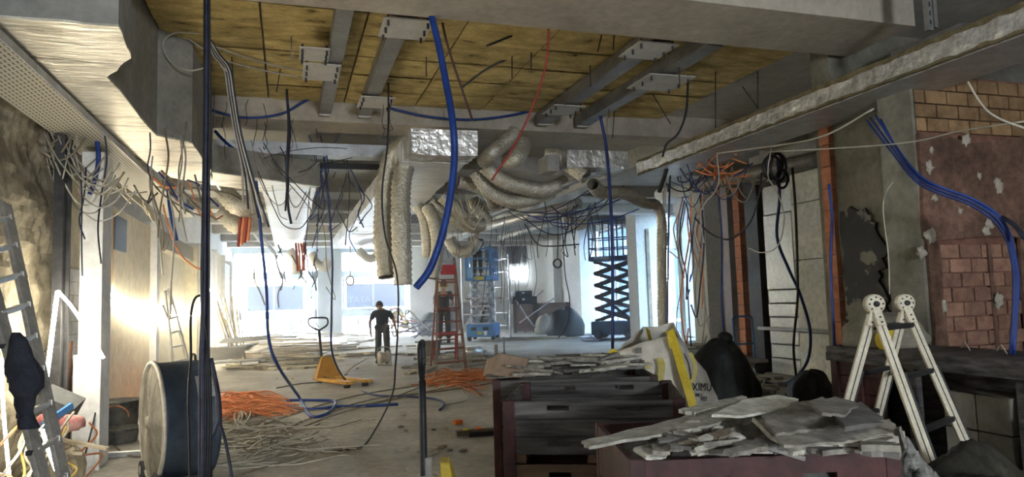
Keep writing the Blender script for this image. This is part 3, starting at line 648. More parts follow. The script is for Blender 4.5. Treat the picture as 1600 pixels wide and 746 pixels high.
# ================================================================== BIG HOSES AND SINGLE CABLES
cable(pth([(662, -20, 6.2), (683, 60, 6.15), (697, 130, 6.1), (707, 190, 6.0), (710, 245, 6.0), (703, 310, 5.95), (690, 370, 5.9), (672, 420, 5.85), (650, 450, 5.8)]), .031, blue_c, 'thick bright blue hose hanging from the ceiling in the middle', name='blue_hose', cat='hose', k=8, n=12)
def fz(px, py, r=.02): return gz(px, py, r)
cable(pth([(336, 205, 9.6), (352, 222, 9.6), (392, 258, 9.7), (402, 300, 9.8), (408, 370, 9.9), (416, 450, 9.9), (420, 530, 10), (436, 575, 10.1)]) + [fz(q[0], q[1], .02 + .03*(i in (0, 4))) for i, q in enumerate(((468, 622), (480, 645), (492, 652), (512, 646), (523, 634), (521, 627), (500, 626), (455, 626), (447, 630), (460, 637), (490, 640), (525, 636), (570, 635), (622, 632)))], .022, blue_c, 'thick blue hose dropping from the ceiling and looping on the floor', name='blue_hose', cat='hose', n=10)
cable(pth([(505, 236, 11), (512, 300, 11), (519, 400, 11.2), (518, 490, 11.4), (520, 556, 11.5)]) + [fz(*q) for q in ((545, 600), (582, 617), (640, 620), (680, 624), (694, 632), (687, 641))], .016, blue_d, 'dark blue cable hanging past the yellow pallet truck and curling on the floor', n=8)
cable(pth([(938, 182, 9.2), (947, 230, 9.2), (953, 300, 9.1), (957, 400, 9), (957, 550, 9), (957, 600, 9)]), .022, blue_d, 'dark blue cable hanging straight in front of the dark blue lift', n=8)
cable(pth([(876, 338, 17), (880, 380, 17), (883, 430, 17), (890, 470, 17), (886, 510, 17.2), (872, 529, 17.5)]), .014, blue_d, 'thin blue cable hanging wavily in front of the far white wall')
cable(pth([(1050, 230, 11.5), (1046, 300, 11.5), (1044, 400, 11.6), (1043, 520, 11.8)]), .016, blue_c, 'blue cable hanging beside the long silver hose')
cable(pth([(1122, 290, 10.5), (1128, 380, 10.5), (1128, 480, 10.5), (1138, 540, 10.6), (1165, 557, 10.8)]), .016, blue_d, 'dark blue cable along the cream column')
cable(pth([(1215, 250, 9.6), (1218, 310, 9.6), (1214, 370, 9.6), (1232, 420, 9.7), (1250, 460, 9.8), (1266, 520, 9.9), (1258, 572, 10)]) + [fz(1225, 600), fz(1195, 598)], .02, blue_d, 'dark blue cable swinging across the metal panel down to the floor', n=8)
cable(pth([(1238, 262, 9.4), (1243, 330, 9.4), (1246, 420, 9.5), (1246, 470, 9.5), (1240, 540, 9.6), (1244, 590, 9.9)]), .018, black_c, 'black cable hanging along the joint between metal panel and concrete')
cable(pth([(1295, 288, 7.2), (1300, 340, 7.2), (1298, 420, 7.2), (1304, 545, 7.2)]), .016, blue_c, 'blue cable along the terracotta strip')
for i, (o1, o2) in enumerate(((0, 0), (4, -4), (-3, 4), (8, 3))):
    cable(pth([(1360+o1*2, 184+o2, 5.9), (1395+o1, 232+o2, 5.6), (1440+o1, 284+o2, 5.25), (1518+o1, 316+o2, 5.15), (1562+o1, 348+o2, 5.1), (1580+o1*.6, 395, 5.05), (1586+o1*.6, 450, 5.0), (1580+o1*.5, 545+i*4, 4.95)]), .010, blue_c if i % 2 else blue_d, ('blue cable sagging across the brick pier, ' + ('lowest', 'second', 'third', 'outermost')[i] + ' strand of the bundle'), 'blue bundle across the brick pier', n=8)
cable(pth([(1600, 372, 4.9), (1585, 352, 5.0), (1566, 340, 5.1)]), .016, navy_c, 'short dark cable end at the right edge by the blue bundle')
cable([aty(*q, 9.98) for q in ((283, 158), (330, 172), (380, 184), (440, 178), (492, 152), (560, 152), (620, 172), (680, 184), (740, 187), (800, 180), (850, 168))], .018, blue_c, 'blue cable sagging along the face of the cross beam')
cable(pth([(850, -15, 6.6), (857, 40, 6.6), (853, 100, 6.6), (835, 160, 6.7), (805, 225, 6.8), (768, 282, 7)]), .010, red_c, 'thin red cable slanting down right of the blue hose')
cable(pth([(688, -10, 7), (692, 40, 7), (705, 90, 7.1), (722, 140, 7.2), (738, 188, 7.3)]), .012, M('maroon_cable', (.06, .025, .025), (.10, .04, .04), 6, .6), 'dark maroon cable hanging just right of the blue hose')
cable(pth([(372, 0, 8), (430, 62, 8), (465, 86, 8), (500, 80, 8), (560, 20, 8), (592, -8, 7.8)]), .009, M('rust_wire', (.10, .055, .04), (.16, .09, .06), 6, .7), 'rusty wire slung in a v across the wool left of the plates')
cable(pth([(205, 5, 7), (280, 45, 7.2), (350, 78, 7.5), (420, 100, 8), (478, 112, 8.1)]), .009, grey_c, 'pale wire running over the wool to the white plate, upper')
cable(pth([(205, 8, 7), (285, 55, 7.2), (345, 92, 7.5), (420, 112, 8), (478, 122, 8.1)]), .009, grey_c, 'pale wire running over the wool to the white plate, lower')
cable(pth([(325, 105, 7), (296, 110, 7), (268, 98, 7), (254, 70, 7), (272, 52, 7), (310, 52, 7)]), .009, white_c, 'pale wire loop hanging over the wool by the left bulkhead')
cable(pth([(318, 0, 7.4), (328, 60, 7.4), (345, 100, 7.3), (355, 112, 7.3)]), .012, grey_c, 'grey cable coming down from the ceiling into the bundle at left', 'pale strands of the left bundle')
for i in range(6):
    o1 = (i-2.5)*2.0
    cable(pth([(322+o1*.4, 40+i*3, 7.3), (338+o1, 85, 7.3), (355+o1, 108, 7.3), (362+o1, 150, 7.35), (372+o1, 210, 7.4), (388+o1*2, 262+i*5, 7.5), (400+o1*4, 320+i*7, 7.6)]), .011, (grey_c, navy_c, grey_c, black_c, white_c, navy_c)[i], 'strand of the twisted cable bundle falling from the wool at left', 'strands of the left twisted bundle')
# the thick dark bundle hanging right through the picture at the left
for i in range(13):
    rr = random.Random(i); o1 = rr.uniform(-7, 7); o2 = rr.uniform(-8, 8); dd = 4.55 + rr.uniform(-.03, .03)
    cable(pth([(323+o1*.6, -20, dd), (323+o1*.7, 150, dd), (321+o1*.8, 330, dd), (320+o1, 470, dd), (319+o2, 560, dd), (320+o2*1.3, 660, dd), (318+o2, 790, dd)]), .0085 if i % 3 else .012, (black_c, navy_c, black_c, black_c, navy_c)[i % 5], 'strand of the thick dark cable bundle hanging in front of the drum fan', 'strands of the thick dark bundle')
cable(pth([(330, 560, 4.6), (338, 600, 4.6), (341, 650, 4.7), (352, 690, 4.9), (362, 746, 4.9), (364, 790, 4.9)]), .012, navy_c, 'loose dark cable splaying out right of the thick bundle')
cable(pth([(330, 560, 4.6), (342, 640, 4.6), (338, 670, 4.6), (325, 700, 4.6), (318, 760, 4.6)]), .010, navy_c, 'loose dark cable bowing out at the foot of the thick bundle')
cable(pth([(318, 460, 4.6), (304, 468, 4.6), (298, 500, 4.6), (298, 560, 4.7), (294, 620, 4.8), (296, 700, 5), (296, 780, 5)]), .008, black_c, 'black cable looping off the thick bundle over the drum fan')
cable(pth([(448, 140, 8.6), (451, 200, 8.6), (448, 260, 8.6), (450, 320, 8.7), (455, 350, 8.7)]), .016, navy_c, 'dark cable hanging in front of the left foil duct')
cable(pth([(448, 142, 8.6), (453, 200, 8.65), (450, 262, 8.6), (446, 330, 8.7)]), .012, black_c, 'black cable twisted beside the dark one before the left foil duct')
cable(pth([(607, 130, 8.4), (606, 220, 8.4), (597, 300, 8.4), (602, 370, 8.4), (620, 430, 8.5), (622, 500, 8.7), (618, 570, 9), (612, 620, 9.3)]) + [fz(575, 690), fz(548, 702), fz(520, 706)], .011, black_c, 'black cable hanging before the two silver hoses down to the floor')
cable(pth([(368, 150, 9.9), (366, 190, 9.9), (372, 218, 9.9)]), .01, steel_d, 'short dark wire hanging at the cross beam left end')
cable(pth([(138, 190, 6.8), (150, 215, 6.8), (154, 250, 6.8), (147, 285, 6.9), (140, 304, 6.9)]), .022, blue_c, 'blue hose end hanging from the tray at the far left', name='blue_hose', cat='hose', n=8)
cable(pth([(262, 290, 9), (266, 330, 9), (276, 376, 9)]), .022, blue_c, 'short blue hose end hanging by the left alcove', name='blue_hose', cat='hose', n=8)
cable(pth([(255, 320, 9.2), (262, 350, 9.2), (280, 395, 9.2), (305, 418, 9.2), (320, 420, 9.2)]), .012, orange_c, 'orange cable curving from the left alcove to the dark bundle')
cable(pth([(1075, 130, 8.6), (1072, 175, 8.6), (1060, 208, 8.6), (1042, 225, 8.7), (1035, 245, 8.8)]), .014, black_c, 'black cable curling down from the large grey plate')
cable(pth([(1044, 245, 9.5), (1040, 270, 9.6), (1030, 300, 9.8)]), .03, black_c, 'fat black cable stub by the crumpled duct end')
cable(pth([(1120, 240, 8.5), (1122, 290, 8.6), (1095, 330, 8.6), (1100, 380, 8.6)]), .009, grey_c, 'pale wire looping by the cream column')
cable(pth([(1085, 340, 9.3), (1110, 365, 9.2), (1140, 374, 9), (1170, 350, 8.8), (1185, 310, 8.6), (1190, 270, 8.6)]), .012, black_c, 'black cable hanging in a wide sag across the cream column')
cable(pth([(1365, 170, 6), (1280, 215, 6.5), (1180, 232, 7.5), (1120, 240, 8)]), .009, white_c, 'pale wire strung under the right duct')
cable(pth([(1600, 190, 4.5), (1500, 205, 5), (1400, 225, 5.5), (1200, 238, 6.5)]), .006, white_c, 'long thin pale string crossing the brick pier')
cable(pth([(1512, 128, 4.5), (1535, 165, 4.5), (1560, 185, 4.45), (1605, 202, 4.4)]), .007, white_c, 'pale wire drooping over the top of the brick pier')
cable(pth([(1395, 285, 5.8), (1385, 300, 5.8), (1380, 330, 5.8), (1388, 400, 5.8), (1390, 460, 5.8)]), .006, white_c, 'thin pale wire hanging down the grey plaster beside the brick pier')
cable(pth([(1205, 232, 8), (1200, 275, 8), (1214, 300, 8), (1225, 340, 8.2), (1215, 385, 8.3), (1190, 395, 8.4), (1170, 388, 8.5)]), .008, grey_c, 'pale grey wire looping before the dark steel column')
for i, (cx, cy, rx, ry) in enumerate(((1210, 258, 13, 20), (1216, 262, 12, 22), (1206, 262, 14, 18), (1222, 280, 9, 14))):
    pts = [at(cx + rx*math.cos(t*.7), cy + ry*math.sin(t*.7), 9.0 + .03*math.sin(t)) for t in range(11)]
    cable(pts, .018, black_c, 'coiled black cable hung under the pipe by the metal panel', 'black coil by the metal panel')
for (cx, cy, r0, D, lab, m) in ((871, 412, 6, 16, 'small black wire coil hanging before the far white wall', black_c), (547, 439, 6, 16, 'small wire coil hanging before the right shop window', brown_c)):
    pts = [at(cx + (r0 + .6*math.sin(t*1.7))*math.cos(t*.6), cy + r0*1.1*math.sin(t*.6), D) for t in range(36)]
    cable(pts, .018, m, lab, name='wire_coil', k=4, cat='coil')
cable(pth([(871, 330, 16), (872, 370, 16), (871, 404, 16)]), .012, black_c, 'dark wire holding the small black coil')
cable(pth([(547, 385, 16), (548, 410, 16), (547, 432, 16)]), .010, brown_c, 'wire holding the small coil before the shop window')
cable(pth([(820, 350, 15), (838, 380, 15), (860, 385, 15), (905, 382, 15)]), .014, black_c, 'dark cable sagging toward the dark blue lift')

SW = MB()
def sw(pts, r): SW.tube(spline(pts, 4), r*.6, 5)
# ================================================================== WIRE TANGLES (every wire its own object; look-alikes share a label)
def sag(a, b, D, drop, rr, n=5):
    out = []
    for i in range(n):
        t = i/(n-1); out.append(at(a[0] + (b[0]-a[0])*t + (rr.uniform(-4, 4) if 0 < i < n-1 else 0), a[1] + (b[1]-a[1])*t + drop*4*t*(1-t), D + rr.uniform(-.15, .15)))
    return out
def dangle(px, py, D, ln, rr, curl=6, n=5):
    out = []; x = px
    for i in range(n):
        out.append(at(x, py + ln*i/(n-1), D + rr.uniform(-.05, .05))); x += rr.uniform(-curl, curl)
    if rr.random() < .35:
        out.append(at(x + rr.uniform(-14, 14), py + ln*.9, D)); 
    return out
rr = random.Random(21)
for i in range(30):
    x0 = rr.uniform(-30, 130); x1 = x0 + rr.uniform(40, 150); a = (x0, 135 + .72*x0 + rr.uniform(0, 25)); b = (x1, 128 + .72*x1 + rr.uniform(-10, 20))
    cable(sag(a, b, rr.uniform(6.4, 7.0), rr.uniform(25, 90), rr, 7), rr.uniform(.006, .010), rr.choice((grey_c, grey_c, white_c, brown_c)), 'pale cable sagging in the tangle below the perforated tray', 'pale tangle below the perforated tray')
for i in range(14):
    a = (rr.uniform(0, 320), rr.uniform(180, 300))
    cable(dangle(a[0], a[1], rr.uniform(6.2, 6.8), rr.uniform(60, 260), rr, 9), rr.uniform(.006, .010), rr.choice((grey_c, brown_c, navy_c)), 'thin wire dangling along the left wall', 'wires dangling along the left wall')
for i in range(16):
    a = (rr.uniform(205, 330), rr.uniform(250, 300)); b = (a[0] + rr.uniform(20, 90), rr.uniform(285, 350))
    cable(sag(a, b, rr.uniform(8.2, 9.2), rr.uniform(-6, 24), rr), rr.uniform(.010, .014), rr.choice((grey_c, blue_d, blue_c, brown_c, orange_c)), 'cable lying slack along the end of the perforated tray', 'slack cables at the tray end')
for i in range(20):
    px = rr.uniform(480, 565); py = rr.uniform(205, 300)
    cable(dangle(px, py, rr.uniform(10.2, 13), rr.uniform(40, 190), rr, 13), rr.uniform(.006, .010), rr.choice((blue_c, blue_d, navy_c, blue_c, brown_c)), 'blue or dark wire dangling between the two foil ducts', 'wires between the two foil ducts')
for i in range(12):
    a = (rr.uniform(380, 450), rr.uniform(215, 280)); b = (rr.uniform(440, 560), rr.uniform(230, 350))
    cable(sag(a, b, rr.uniform(8.6, 10.3), rr.uniform(-10, 60), rr), rr.uniform(.004, .007), rr.choice((black_c, navy_c, brown_c)), 'thin dark wire sagging in front of the left foil duct', 'dark wires before the left foil duct')
for i in range(10):
    px = rr.uniform(395, 500); cable(dangle(px, rr.uniform(380, 400), rr.uniform(15, 19), rr.uniform(40, 110), rr, 9), rr.uniform(.012, .018), rr.choice((black_c, navy_c, brown_c)), 'dark wire dangling in front of the left shop window', 'wires before the left shop window')
for i in range(5):
    px = 462 + i*4; cable(pth([(px, 380, 15), (px + rr.uniform(-3, 3), 402, 15), (px + rr.uniform(-5, 5), 424, 15)]), .02, orange_c if i % 2 else red_c, 'orange red cable end at the far end of the left foil duct', 'orange ends at the left foil duct')
for i in range(4):
    px = 376 + i*5; cable(pth([(px, 340, 12), (px - 2, 362, 12), (px - 4, 386 - i*3, 12)]), .025, orange_c if i % 2 else red_c, 'orange red cable end by the left wall under the tray', 'orange ends by the left wall')
for i in range(22):
    a = (rr.uniform(1030, 1150), rr.uniform(240, 300)); b = (a[0] + rr.uniform(-50, 90), rr.uniform(250, 320))
    cable(sag(a, b, rr.uniform(8.6, 10.5), rr.uniform(5, 50), rr), rr.uniform(.005, .010), rr.choice((brown_c, black_c, blue_d, grey_c, blue_d, orange_c)), 'cable in the mixed tangle under the right duct', 'mixed tangle under the right duct')
for i in range(12):
    a = (rr.uniform(1085, 1120), rr.uniform(252, 270)); b = (rr.uniform(1120, 1175), rr.uniform(240, 275))
    cable(sag(a, b, rr.uniform(8.7, 9.3), rr.uniform(-14, 30), rr), .011, orange_c, 'orange cable in the orange knot under the right duct', 'orange knot under the right duct')
for i in range(15):
    px = rr.uniform(1060, 1105); cable(dangle(px, rr.uniform(300, 335), rr.uniform(10, 12.5), rr.uniform(80, 240), rr, 9), rr.uniform(.007, .012), rr.choice((blue_c, navy_c, grey_c, brown_c, orange_c)), 'thin wire dangling in front of the right window bay', 'wires before the right window bay')
for i in range(14):
    px = rr.uniform(850, 930); py = rr.uniform(310, 340)
    sw(dangle(px, py, rr.uniform(13.5, 16), rr.uniform(25, 90), rr, 5), rr.uniform(.010, .018))
for i in range(8):
    a = (rr.uniform(780, 880), rr.uniform(310, 340)); b = (rr.uniform(890, 1020), rr.uniform(290, 330))
    cable(sag(a, b, rr.uniform(12.5, 15), rr.uniform(8, 40), rr), rr.uniform(.009, .013), rr.choice((blue_c, blue_d, blue_d, black_c)), 'blue cable slung below the steel rail', 'blue cables below the steel rail')
for i in range(16):
    px = rr.uniform(765, 835); sw(dangle(px, rr.uniform(335, 375), rr.uniform(17, 22), rr.uniform(60, 150), rr, 5), rr.uniform(.010, .015))
for i in range(9):
    a = (rr.uniform(705, 735), rr.uniform(300, 315)); b = (rr.uniform(735, 765), rr.uniform(310, 330))
    cable(sag(a, b, rr.uniform(11.5, 12.3), rr.uniform(15, 38), rr), .008, white_c, 'white wire in the tangle among the silver hoses', 'white wires among the silver hoses')
for i in range(16):
    px = rr.uniform(640, 830); sw(dangle(px, rr.uniform(330, 370), rr.uniform(15, 20), rr.uniform(20, 60), rr, 4), .010)
for i in range(10):
    px = rr.uniform(340, 620); sw(dangle(px, rr.uniform(140, 200), rr.uniform(8.2, 9.6), rr.uniform(25, 60), rr, 4), .007)

mk('wire_ends', SW, navy_c, None, 'thin loose wire ends hanging everywhere below the far ceiling', 'wires', kind='stuff')
# ================================================================== CABLES ON THE FLOOR
for i in range(30):
    cx, cy = rr.uniform(350, 480), rr.uniform(670, 720); pts = []; a = rr.uniform(0, 6); ln = rr.uniform(.5, 1.0)
    p = gz(cx, cy); h = 0
    rad = rr.uniform(.16, .5); sg = rr.choice((-1, 1)); st = rr.uniform(.45, .95)
    for j in range(12):
        a += sg*st + rr.uniform(-.3, .3); p = p + Vector((math.cos(a), math.sin(a), 0))*rad*st + Vector((rr.uniform(-.03, .06), 0, 0))
        pts.append(Vector((p.x, p.y, .012 + abs(noise.noise(p*2 + Vector((0, 0, i))))*.14)))
    cable(pts, .0065, (white_c, brown_c, white_c)[i % 3], 'dusty pale cable in the tangled heap on the floor in front', 'pale cable heap on the floor')
for i in range(12):
    a = (rr.uniform(335, 430), rr.uniform(690, 742)); b = (rr.uniform(480, 600), rr.uniform(655, 720))
    p, q = gz(*a), gz(*b); m1 = p.lerp(q, .35) + Vector((rr.uniform(-.2, .2), rr.uniform(-.3, .3), 0)); m2 = p.lerp(q, .7) + Vector((rr.uniform(-.2, .2), rr.uniform(-.3, .3), 0))
    cable([Vector((v.x, v.y, .011 + .01*i)) for v in (p, m1, m2, q)], .007, brown_c if i % 2 else white_c, 'long dusty cable stretched out of the pale heap', 'long cables leaving the pale heap')
for i, (l, m) in enumerate((([(350, 690), (450, 650), (560, 618), (690, 598), (770, 590)], brown_c), ([(380, 700), (470, 660), (580, 625), (700, 610), (775, 598)], brown_c), ([(420, 690), (520, 650), (600, 628), (720, 600), (772, 580)], brown_c), ([(340, 660), (420, 645), (520, 640), (600, 626), (660, 604)], brown_c), ([(540, 705), (525, 703), (470, 715), (400, 735), (370, 746)], brown_c), ([(432, 607), (470, 600), (500, 598)], black_c), ([(445, 575), (520, 548), (560, 545)], black_c), ([(575, 560), (550, 575), (538, 588)], brown_c), ([(720, 610), (730, 625), (700, 632)], white_c))):
    cable([fz(a, b, .012 + .004*i) for a, b in l], .010, m, ('long brown cable across the floor from the pale heap to the orange heap', 'second brown cable across the floor to the orange heap', 'third brown cable across the floor to the orange heap', 'brown cable across the floor behind the pale heap', 'brown cable trailing along the near edge of the pale heap', 'short black rod on the floor left of the yellow pallet truck', 'thin black cable on the floor behind the yellow pallet truck', 'cable on the floor leading to the reel at the worker\'s feet', 'pale cable offcut on the floor by the orange heap')[i])
def heap(n, x0, x1, y0, y1, m, lab, ht, r=.012, sx=.5):
    g = MB()
    for i in range(n):
        cx, cy = rr.uniform(x0, x1), rr.uniform(y0, y1); p = gz(cx, cy); L = rr.uniform(.5, 1.1)*sx*2; pts = []; a = rr.uniform(-.5, .5)
        for j in range(6):
            t = (j-2.5)/2.5; pts.append(Vector((p.x + t*L, p.y + t*L*math.sin(a) + rr.uniform(-.12, .12), .014 + ht*max(0, 1-t*t)*rr.uniform(.2, 1))))
        g.tube(spline(pts, 5), r, 6)
    mk('orange_cable_heap', g, m, None, lab, 'cables', kind='stuff')
heap(60, 338, 408, 625, 655, orange_c, 'long heap of orange cables behind the dark bundle', .16, .013, .30)
heap(34, 255, 300, 622, 650, orange_c, 'heap of orange cables between buckets and drum fan', .55, .015, .24)
heap(34, 700, 760, 588, 606, orange_c, 'small heap of orange cables behind the black handle', .16, .011, .35)
for i in range(5):
    cable([fz(rr.uniform(640, 690), rr.uniform(598, 612), .012), fz(rr.uniform(690, 720), rr.uniform(590, 606), .03), fz(rr.uniform(735, 768), rr.uniform(598, 622), .012)], .010, orange_c, 'loose orange cable straying from the small heap', 'stray orange cables')
for i in range(8):
    cable([fz(rr.uniform(360, 400), rr.uniform(625, 640), .05), fz(rr.uniform(350, 400), rr.uniform(640, 655), .1), fz(rr.uniform(330, 430), rr.uniform(655, 675), .02)], .009, white_c, 'white cable lying over the long orange heap', 'white cables over the orange heap')
for i in range(6):
    cable([fz(rr.uniform(870, 930), rr.uniform(520, 530), .012), fz(rr.uniform(900, 940), rr.uniform(522, 534), .012), fz(rr.uniform(930, 990), rr.uniform(522, 532), .012)], .015, blue_d, 'blue cable on the floor by the dark blue lift', 'blue cables by the dark blue lift')
for i in range(10):
    a = (rr.uniform(0, 150), rr.uniform(640, 700)); p = atx(a[0], a[1], -1.7); pts = [p + Vector((rr.uniform(-.1, .1), rr.uniform(-.3, .3), .1 - .12*j)) for j in range(5)]
    pts = [Vector((q.x, q.y, max(q.z, .02))) for q in pts]
    cable(pts, .009, rr.choice((M('yellow_cable', (.6, .45, .10), (.7, .55, .18), 8, .6), white_c, grey_c, orange_c)), 'yellowish cable curled in the rubbish behind the left ladder', 'cables behind the left ladder')
cable(pth([(158, 490, 7.3), (160, 560, 7.2), (150, 640, 7), (136, 700, 6.8), (120, 760, 6.6)]), .009, black_c, 'black cable running down the white pier to the floor')
cable([fz(110, 700), fz(165, 690), fz(200, 712), fz(250, 712), fz(300, 704)], .01, brown_c, 'brown cable on the floor between white pier and drum fan')

# ================================================================== LED LIGHT STRIPS
def strip(l, X, lab, r=.013): return mk('led_light_strip', MB().tube(spline([atx(a, b, X if isinstance(X, float) else X[i]) for i, (a, b) in enumerate(l)], 8), r, 8), led, None, lab, 'light', 'lit strip lights on the left wall')
strip([(90, 456), (84, 500), (78, 550), (71, 604)], -1.90, 'glowing light strip hanging straight down beside the dark steel post', .017)
strip([(91, 456), (112, 480), (135, 515), (162, 560)], (-1.90, -1.88, -1.80, -1.66), 'glowing light strip slanting across the white pier')
strip([(160, 443), (180, 468), (210, 488), (252, 495)], (-2.2, -2.28, -2.26, -2.2), 'glowing light strip sagging along the tiled wall')
strip([(262, 492), (310, 494)], (-2.3, -2.3), 'glowing light strip across the left alcove, behind the drum fan')
strip([(318, 478), (334, 448), (346, 478), (362, 520), (372, 548)], (-2.05, -2.05, -1.95, -1.8, -1.7), 'glowing light strip bent in a peak beyond the dark bundle', .02)
strip([(66, 672), (76, 705), (92, 746), (100, 768)], (-1.60, -1.55, -1.45, -1.4), 'glowing light strip near the floor behind the left ladder', .012)
strip([(2, 560), (6, 650), (16, 760)], -1.75, 'glowing light strip at the left edge behind the ladder rail', .010)
# ================================================================== OBJECTS AT THE LEFT
def rotm(ax): # matrix whose z axis is ax
    return Vector(ax).to_track_quat('Z', 'Y').to_matrix().to_4x4()
# ---- drum fan
fb = gz(278, 752); f_ = em('drum_fan', (fb.x, fb.y, 0), label='large dusty drum fan on wheels standing behind the thick dark bundle', cat='fan')
R0 = .52; az = math.radians(-113.2 + 3); ax = Vector((math.sin(az), math.cos(az), 0)); FM = Matrix.Translation((0, 0, R0+.03)) @ rotm(ax)
mk('drum', MB().lathe([(R0*.97, -.24), (R0, -.235), (R0, -.2), (R0*.985, -.19), (R0*.985, .17), (R0, .18), (R0, .21), (R0*.97, .215)], 48, FM).lathe([(R0*.95, .2), (R0*.95, -.22)], 48, FM), navyp, f_)
g = MB()
for k in range(26): g.lathe([(.03+.0185*k-.0022, .222+.03*(1-(k/26)**2)), (.03+.0185*k, .226+.03*(1-(k/26)**2)), (.03+.0185*k+.0022, .222+.03*(1-(k/26)**2)), (.03+.0185*k-.0022, .222+.03*(1-(k/26)**2))], 40, FM)
mk('front_grille', g, grilleb, f_); f_.children[-1]['kind'] = 'stuff'
for k in range(12):
    a = k*math.pi/6
    mk('grille_spoke', MB().tube([FM @ Vector((.03*math.cos(a), .03*math.sin(a), .245)), FM @ Vector((.3*math.cos(a), .3*math.sin(a), .238)), FM @ Vector((R0*.98*math.cos(a), R0*.98*math.sin(a), .215))], .005, 5), grilleb, f_)
mk('dust_mesh', MB().lathe([(.001, .235), (.25, .225), (R0*.96, .205)], 40, FM), M('dusty_mesh', (.20, .19, .16), (.33, .31, .26), 25, .8), f_)
mk('hub', MB().lathe([(.001, .27), (.05, .268), (.055, .24)], 20, FM), grilleb, f_)
mk('rim', MB().lathe([(R0*.97, .2), (R0*1.03, .205), (R0*1.03, .23), (R0*.97, .235), (R0*.97, .2)], 48, FM), alu_dusty, f_)
mk('motor', MB().lathe([(.001, .15), (.1, .14), (.1, -.1), (.001, -.12)], 20, FM), steel_d, f_)
for k in range(5):
    a = k*math.pi*.4; g = MB().bar(FM @ Vector((.08*math.cos(a), .08*math.sin(a), .05)), FM @ Vector((.45*math.cos(a), .45*math.sin(a), .09)), .15, .012, up=ax); mk('blade', g, steel_d, f_)
sd = ax.cross(Vector((0, 0, 1))).normalized()
for s, q in ((1, .22), (1, -.16), (-1, .22), (-1, -.16)):
    c = ax*q*1.0 + sd*s*.30 + Vector((0, 0, .085)); 
    if s == -1: c += ax*.0
    wm = Matrix.Translation(c) @ rotm(ax)
    w = mk('wheel', MB().lathe([(.001, -.035), (.08, -.035), (.085, 0), (.08, .035), (.001, .035)], 20, wm), rubber, f_)
    mk('wheel_hub', MB().lathe([(.001, .04), (.04, .038), (.045, .03)], 16, wm), alu_dusty, w)
mk('frame', MB().tube([sd*.30 + ax*.25 + Vector((0, 0, .085)), sd*.30 - ax*.2 + Vector((0, 0, .085))], .014, 8).tube([sd*-.30 + ax*.25 + Vector((0, 0, .085)), sd*-.30 - ax*.2 + Vector((0, 0, .085))], .014, 8), steel_d, f_)
def on_drum(ang, h0, h1, da, mat, name, lift=.004):
    vs = []; 
    for i in range(7):
        a = ang + da*i/6
        for h in (h0, h1): vs.append(FM @ Vector(((R0+lift)*math.cos(a), (R0+lift)*math.sin(a), h)))
    return mk(name, MB().add(vs, [(2*i, 2*i+1, 2*i+3, 2*i+2) for i in range(6)]), mat, f_)
# angle of the drum side that faces the camera
loc_cam = FM.inverted() @ (Vector((0, 0, CH)) - Vector((fb.x, fb.y, 0))); ca = math.atan2(loc_cam.y, loc_cam.x)
up_l = FM.inverted() @ (Vector((0, 0, 3))); ua = math.atan2(up_l.y, up_l.x); sgn = 1 if ((ua - ca + math.pi) % (2*math.pi) - math.pi) > 0 else -1
on_drum(ca + sgn*.30, -.19, -.05, sgn*.42, M('dusty_sticker', (.22, .24, .27), (.32, .34, .36), 6, .7), 'sticker')
on_drum(ca + sgn*.02, -.10, -.05, sgn*.22, M('yellow_sticker', (.38, .32, .10), (.46, .40, .16), 6, .7), 'warning_sticker')
mk('handle', MB().tube(spline([FM @ Vector((math.cos(ua-.15)*R0, math.sin(ua-.15)*R0, -.12)), FM @ Vector((math.cos(ua-.1)*(R0+.045), math.sin(ua-.1)*(R0+.045), -.12)), FM @ Vector((math.cos(ua+.1)*(R0+.045), math.sin(ua+.1)*(R0+.045), -.12)), FM @ Vector((math.cos(ua+.15)*R0, math.sin(ua+.15)*R0, -.12))], 4), .012, 8), steel_d, f_)
# ---- aluminium ladder at the left edge
l_ = em('aluminium_ladder', (0, 0, 0), label='dusty aluminium ladder leaning at the left edge', cat='ladder')
D0 = 3.6
r1 = (at(-42, 330, D0+.35), at(78, 790, D0-.25)); r2 = (at(8, 318, D0+.60), at(104, 770, D0+.0))
for a, b in (r1, r2):
    mk('rail', MB().bar(a, b, .026, .075, up=FH), alu_dusty, l_, bevel=.004)
for k in range(9):
    t = .06 + k*.112; mk('rung', MB().bar(r1[0].lerp(r1[1], t), r2[0].lerp(r2[1], t), .03, .03), aluminium, l_, bevel=.006)
for k in range(9):
    t = .06 + k*.112; p = r1[0].lerp(r1[1], t) - FH*.045
    mk('rung_end', MB().bar(p - RT*.012, p + RT*.012, .022, .022), steel_d, l_)
# jacket hung on it
jk = MB(); cols = 12
for j in range(13):
    t = j/12; c = at(24 + 24*t + 4*math.sin(t*5), 520 + 150*t, D0-.12); w = (.03 + .10*math.sin(min(1, t*1.6)*math.pi*.62))*(1 if t < .62 else .55) + .01*math.sin(j*1.7)
    for k in range(cols):
        a = 2*math.pi*k/cols; jk.v.append(c + RT*math.cos(a)*w*.62*(1+.2*math.sin(3*a+j)) + FH*math.sin(a)*w*.5)
for j in range(12):
    for k in range(cols): jk.f.append((j*cols+k, j*cols+(k+1) % cols, (j+1)*cols+(k+1) % cols, (j+1)*cols+k))
jk.f += [tuple(range(cols))[::-1], tuple(range(12*cols, 13*cols))]; jk.smooth = True
mk('jacket', jk, M('dark_jacket_cloth', (.012, .015, .022), (.03, .035, .05), 10, .9, bump=.6), None, 'dark jacket hanging on the aluminium ladder at the left edge', 'jacket')
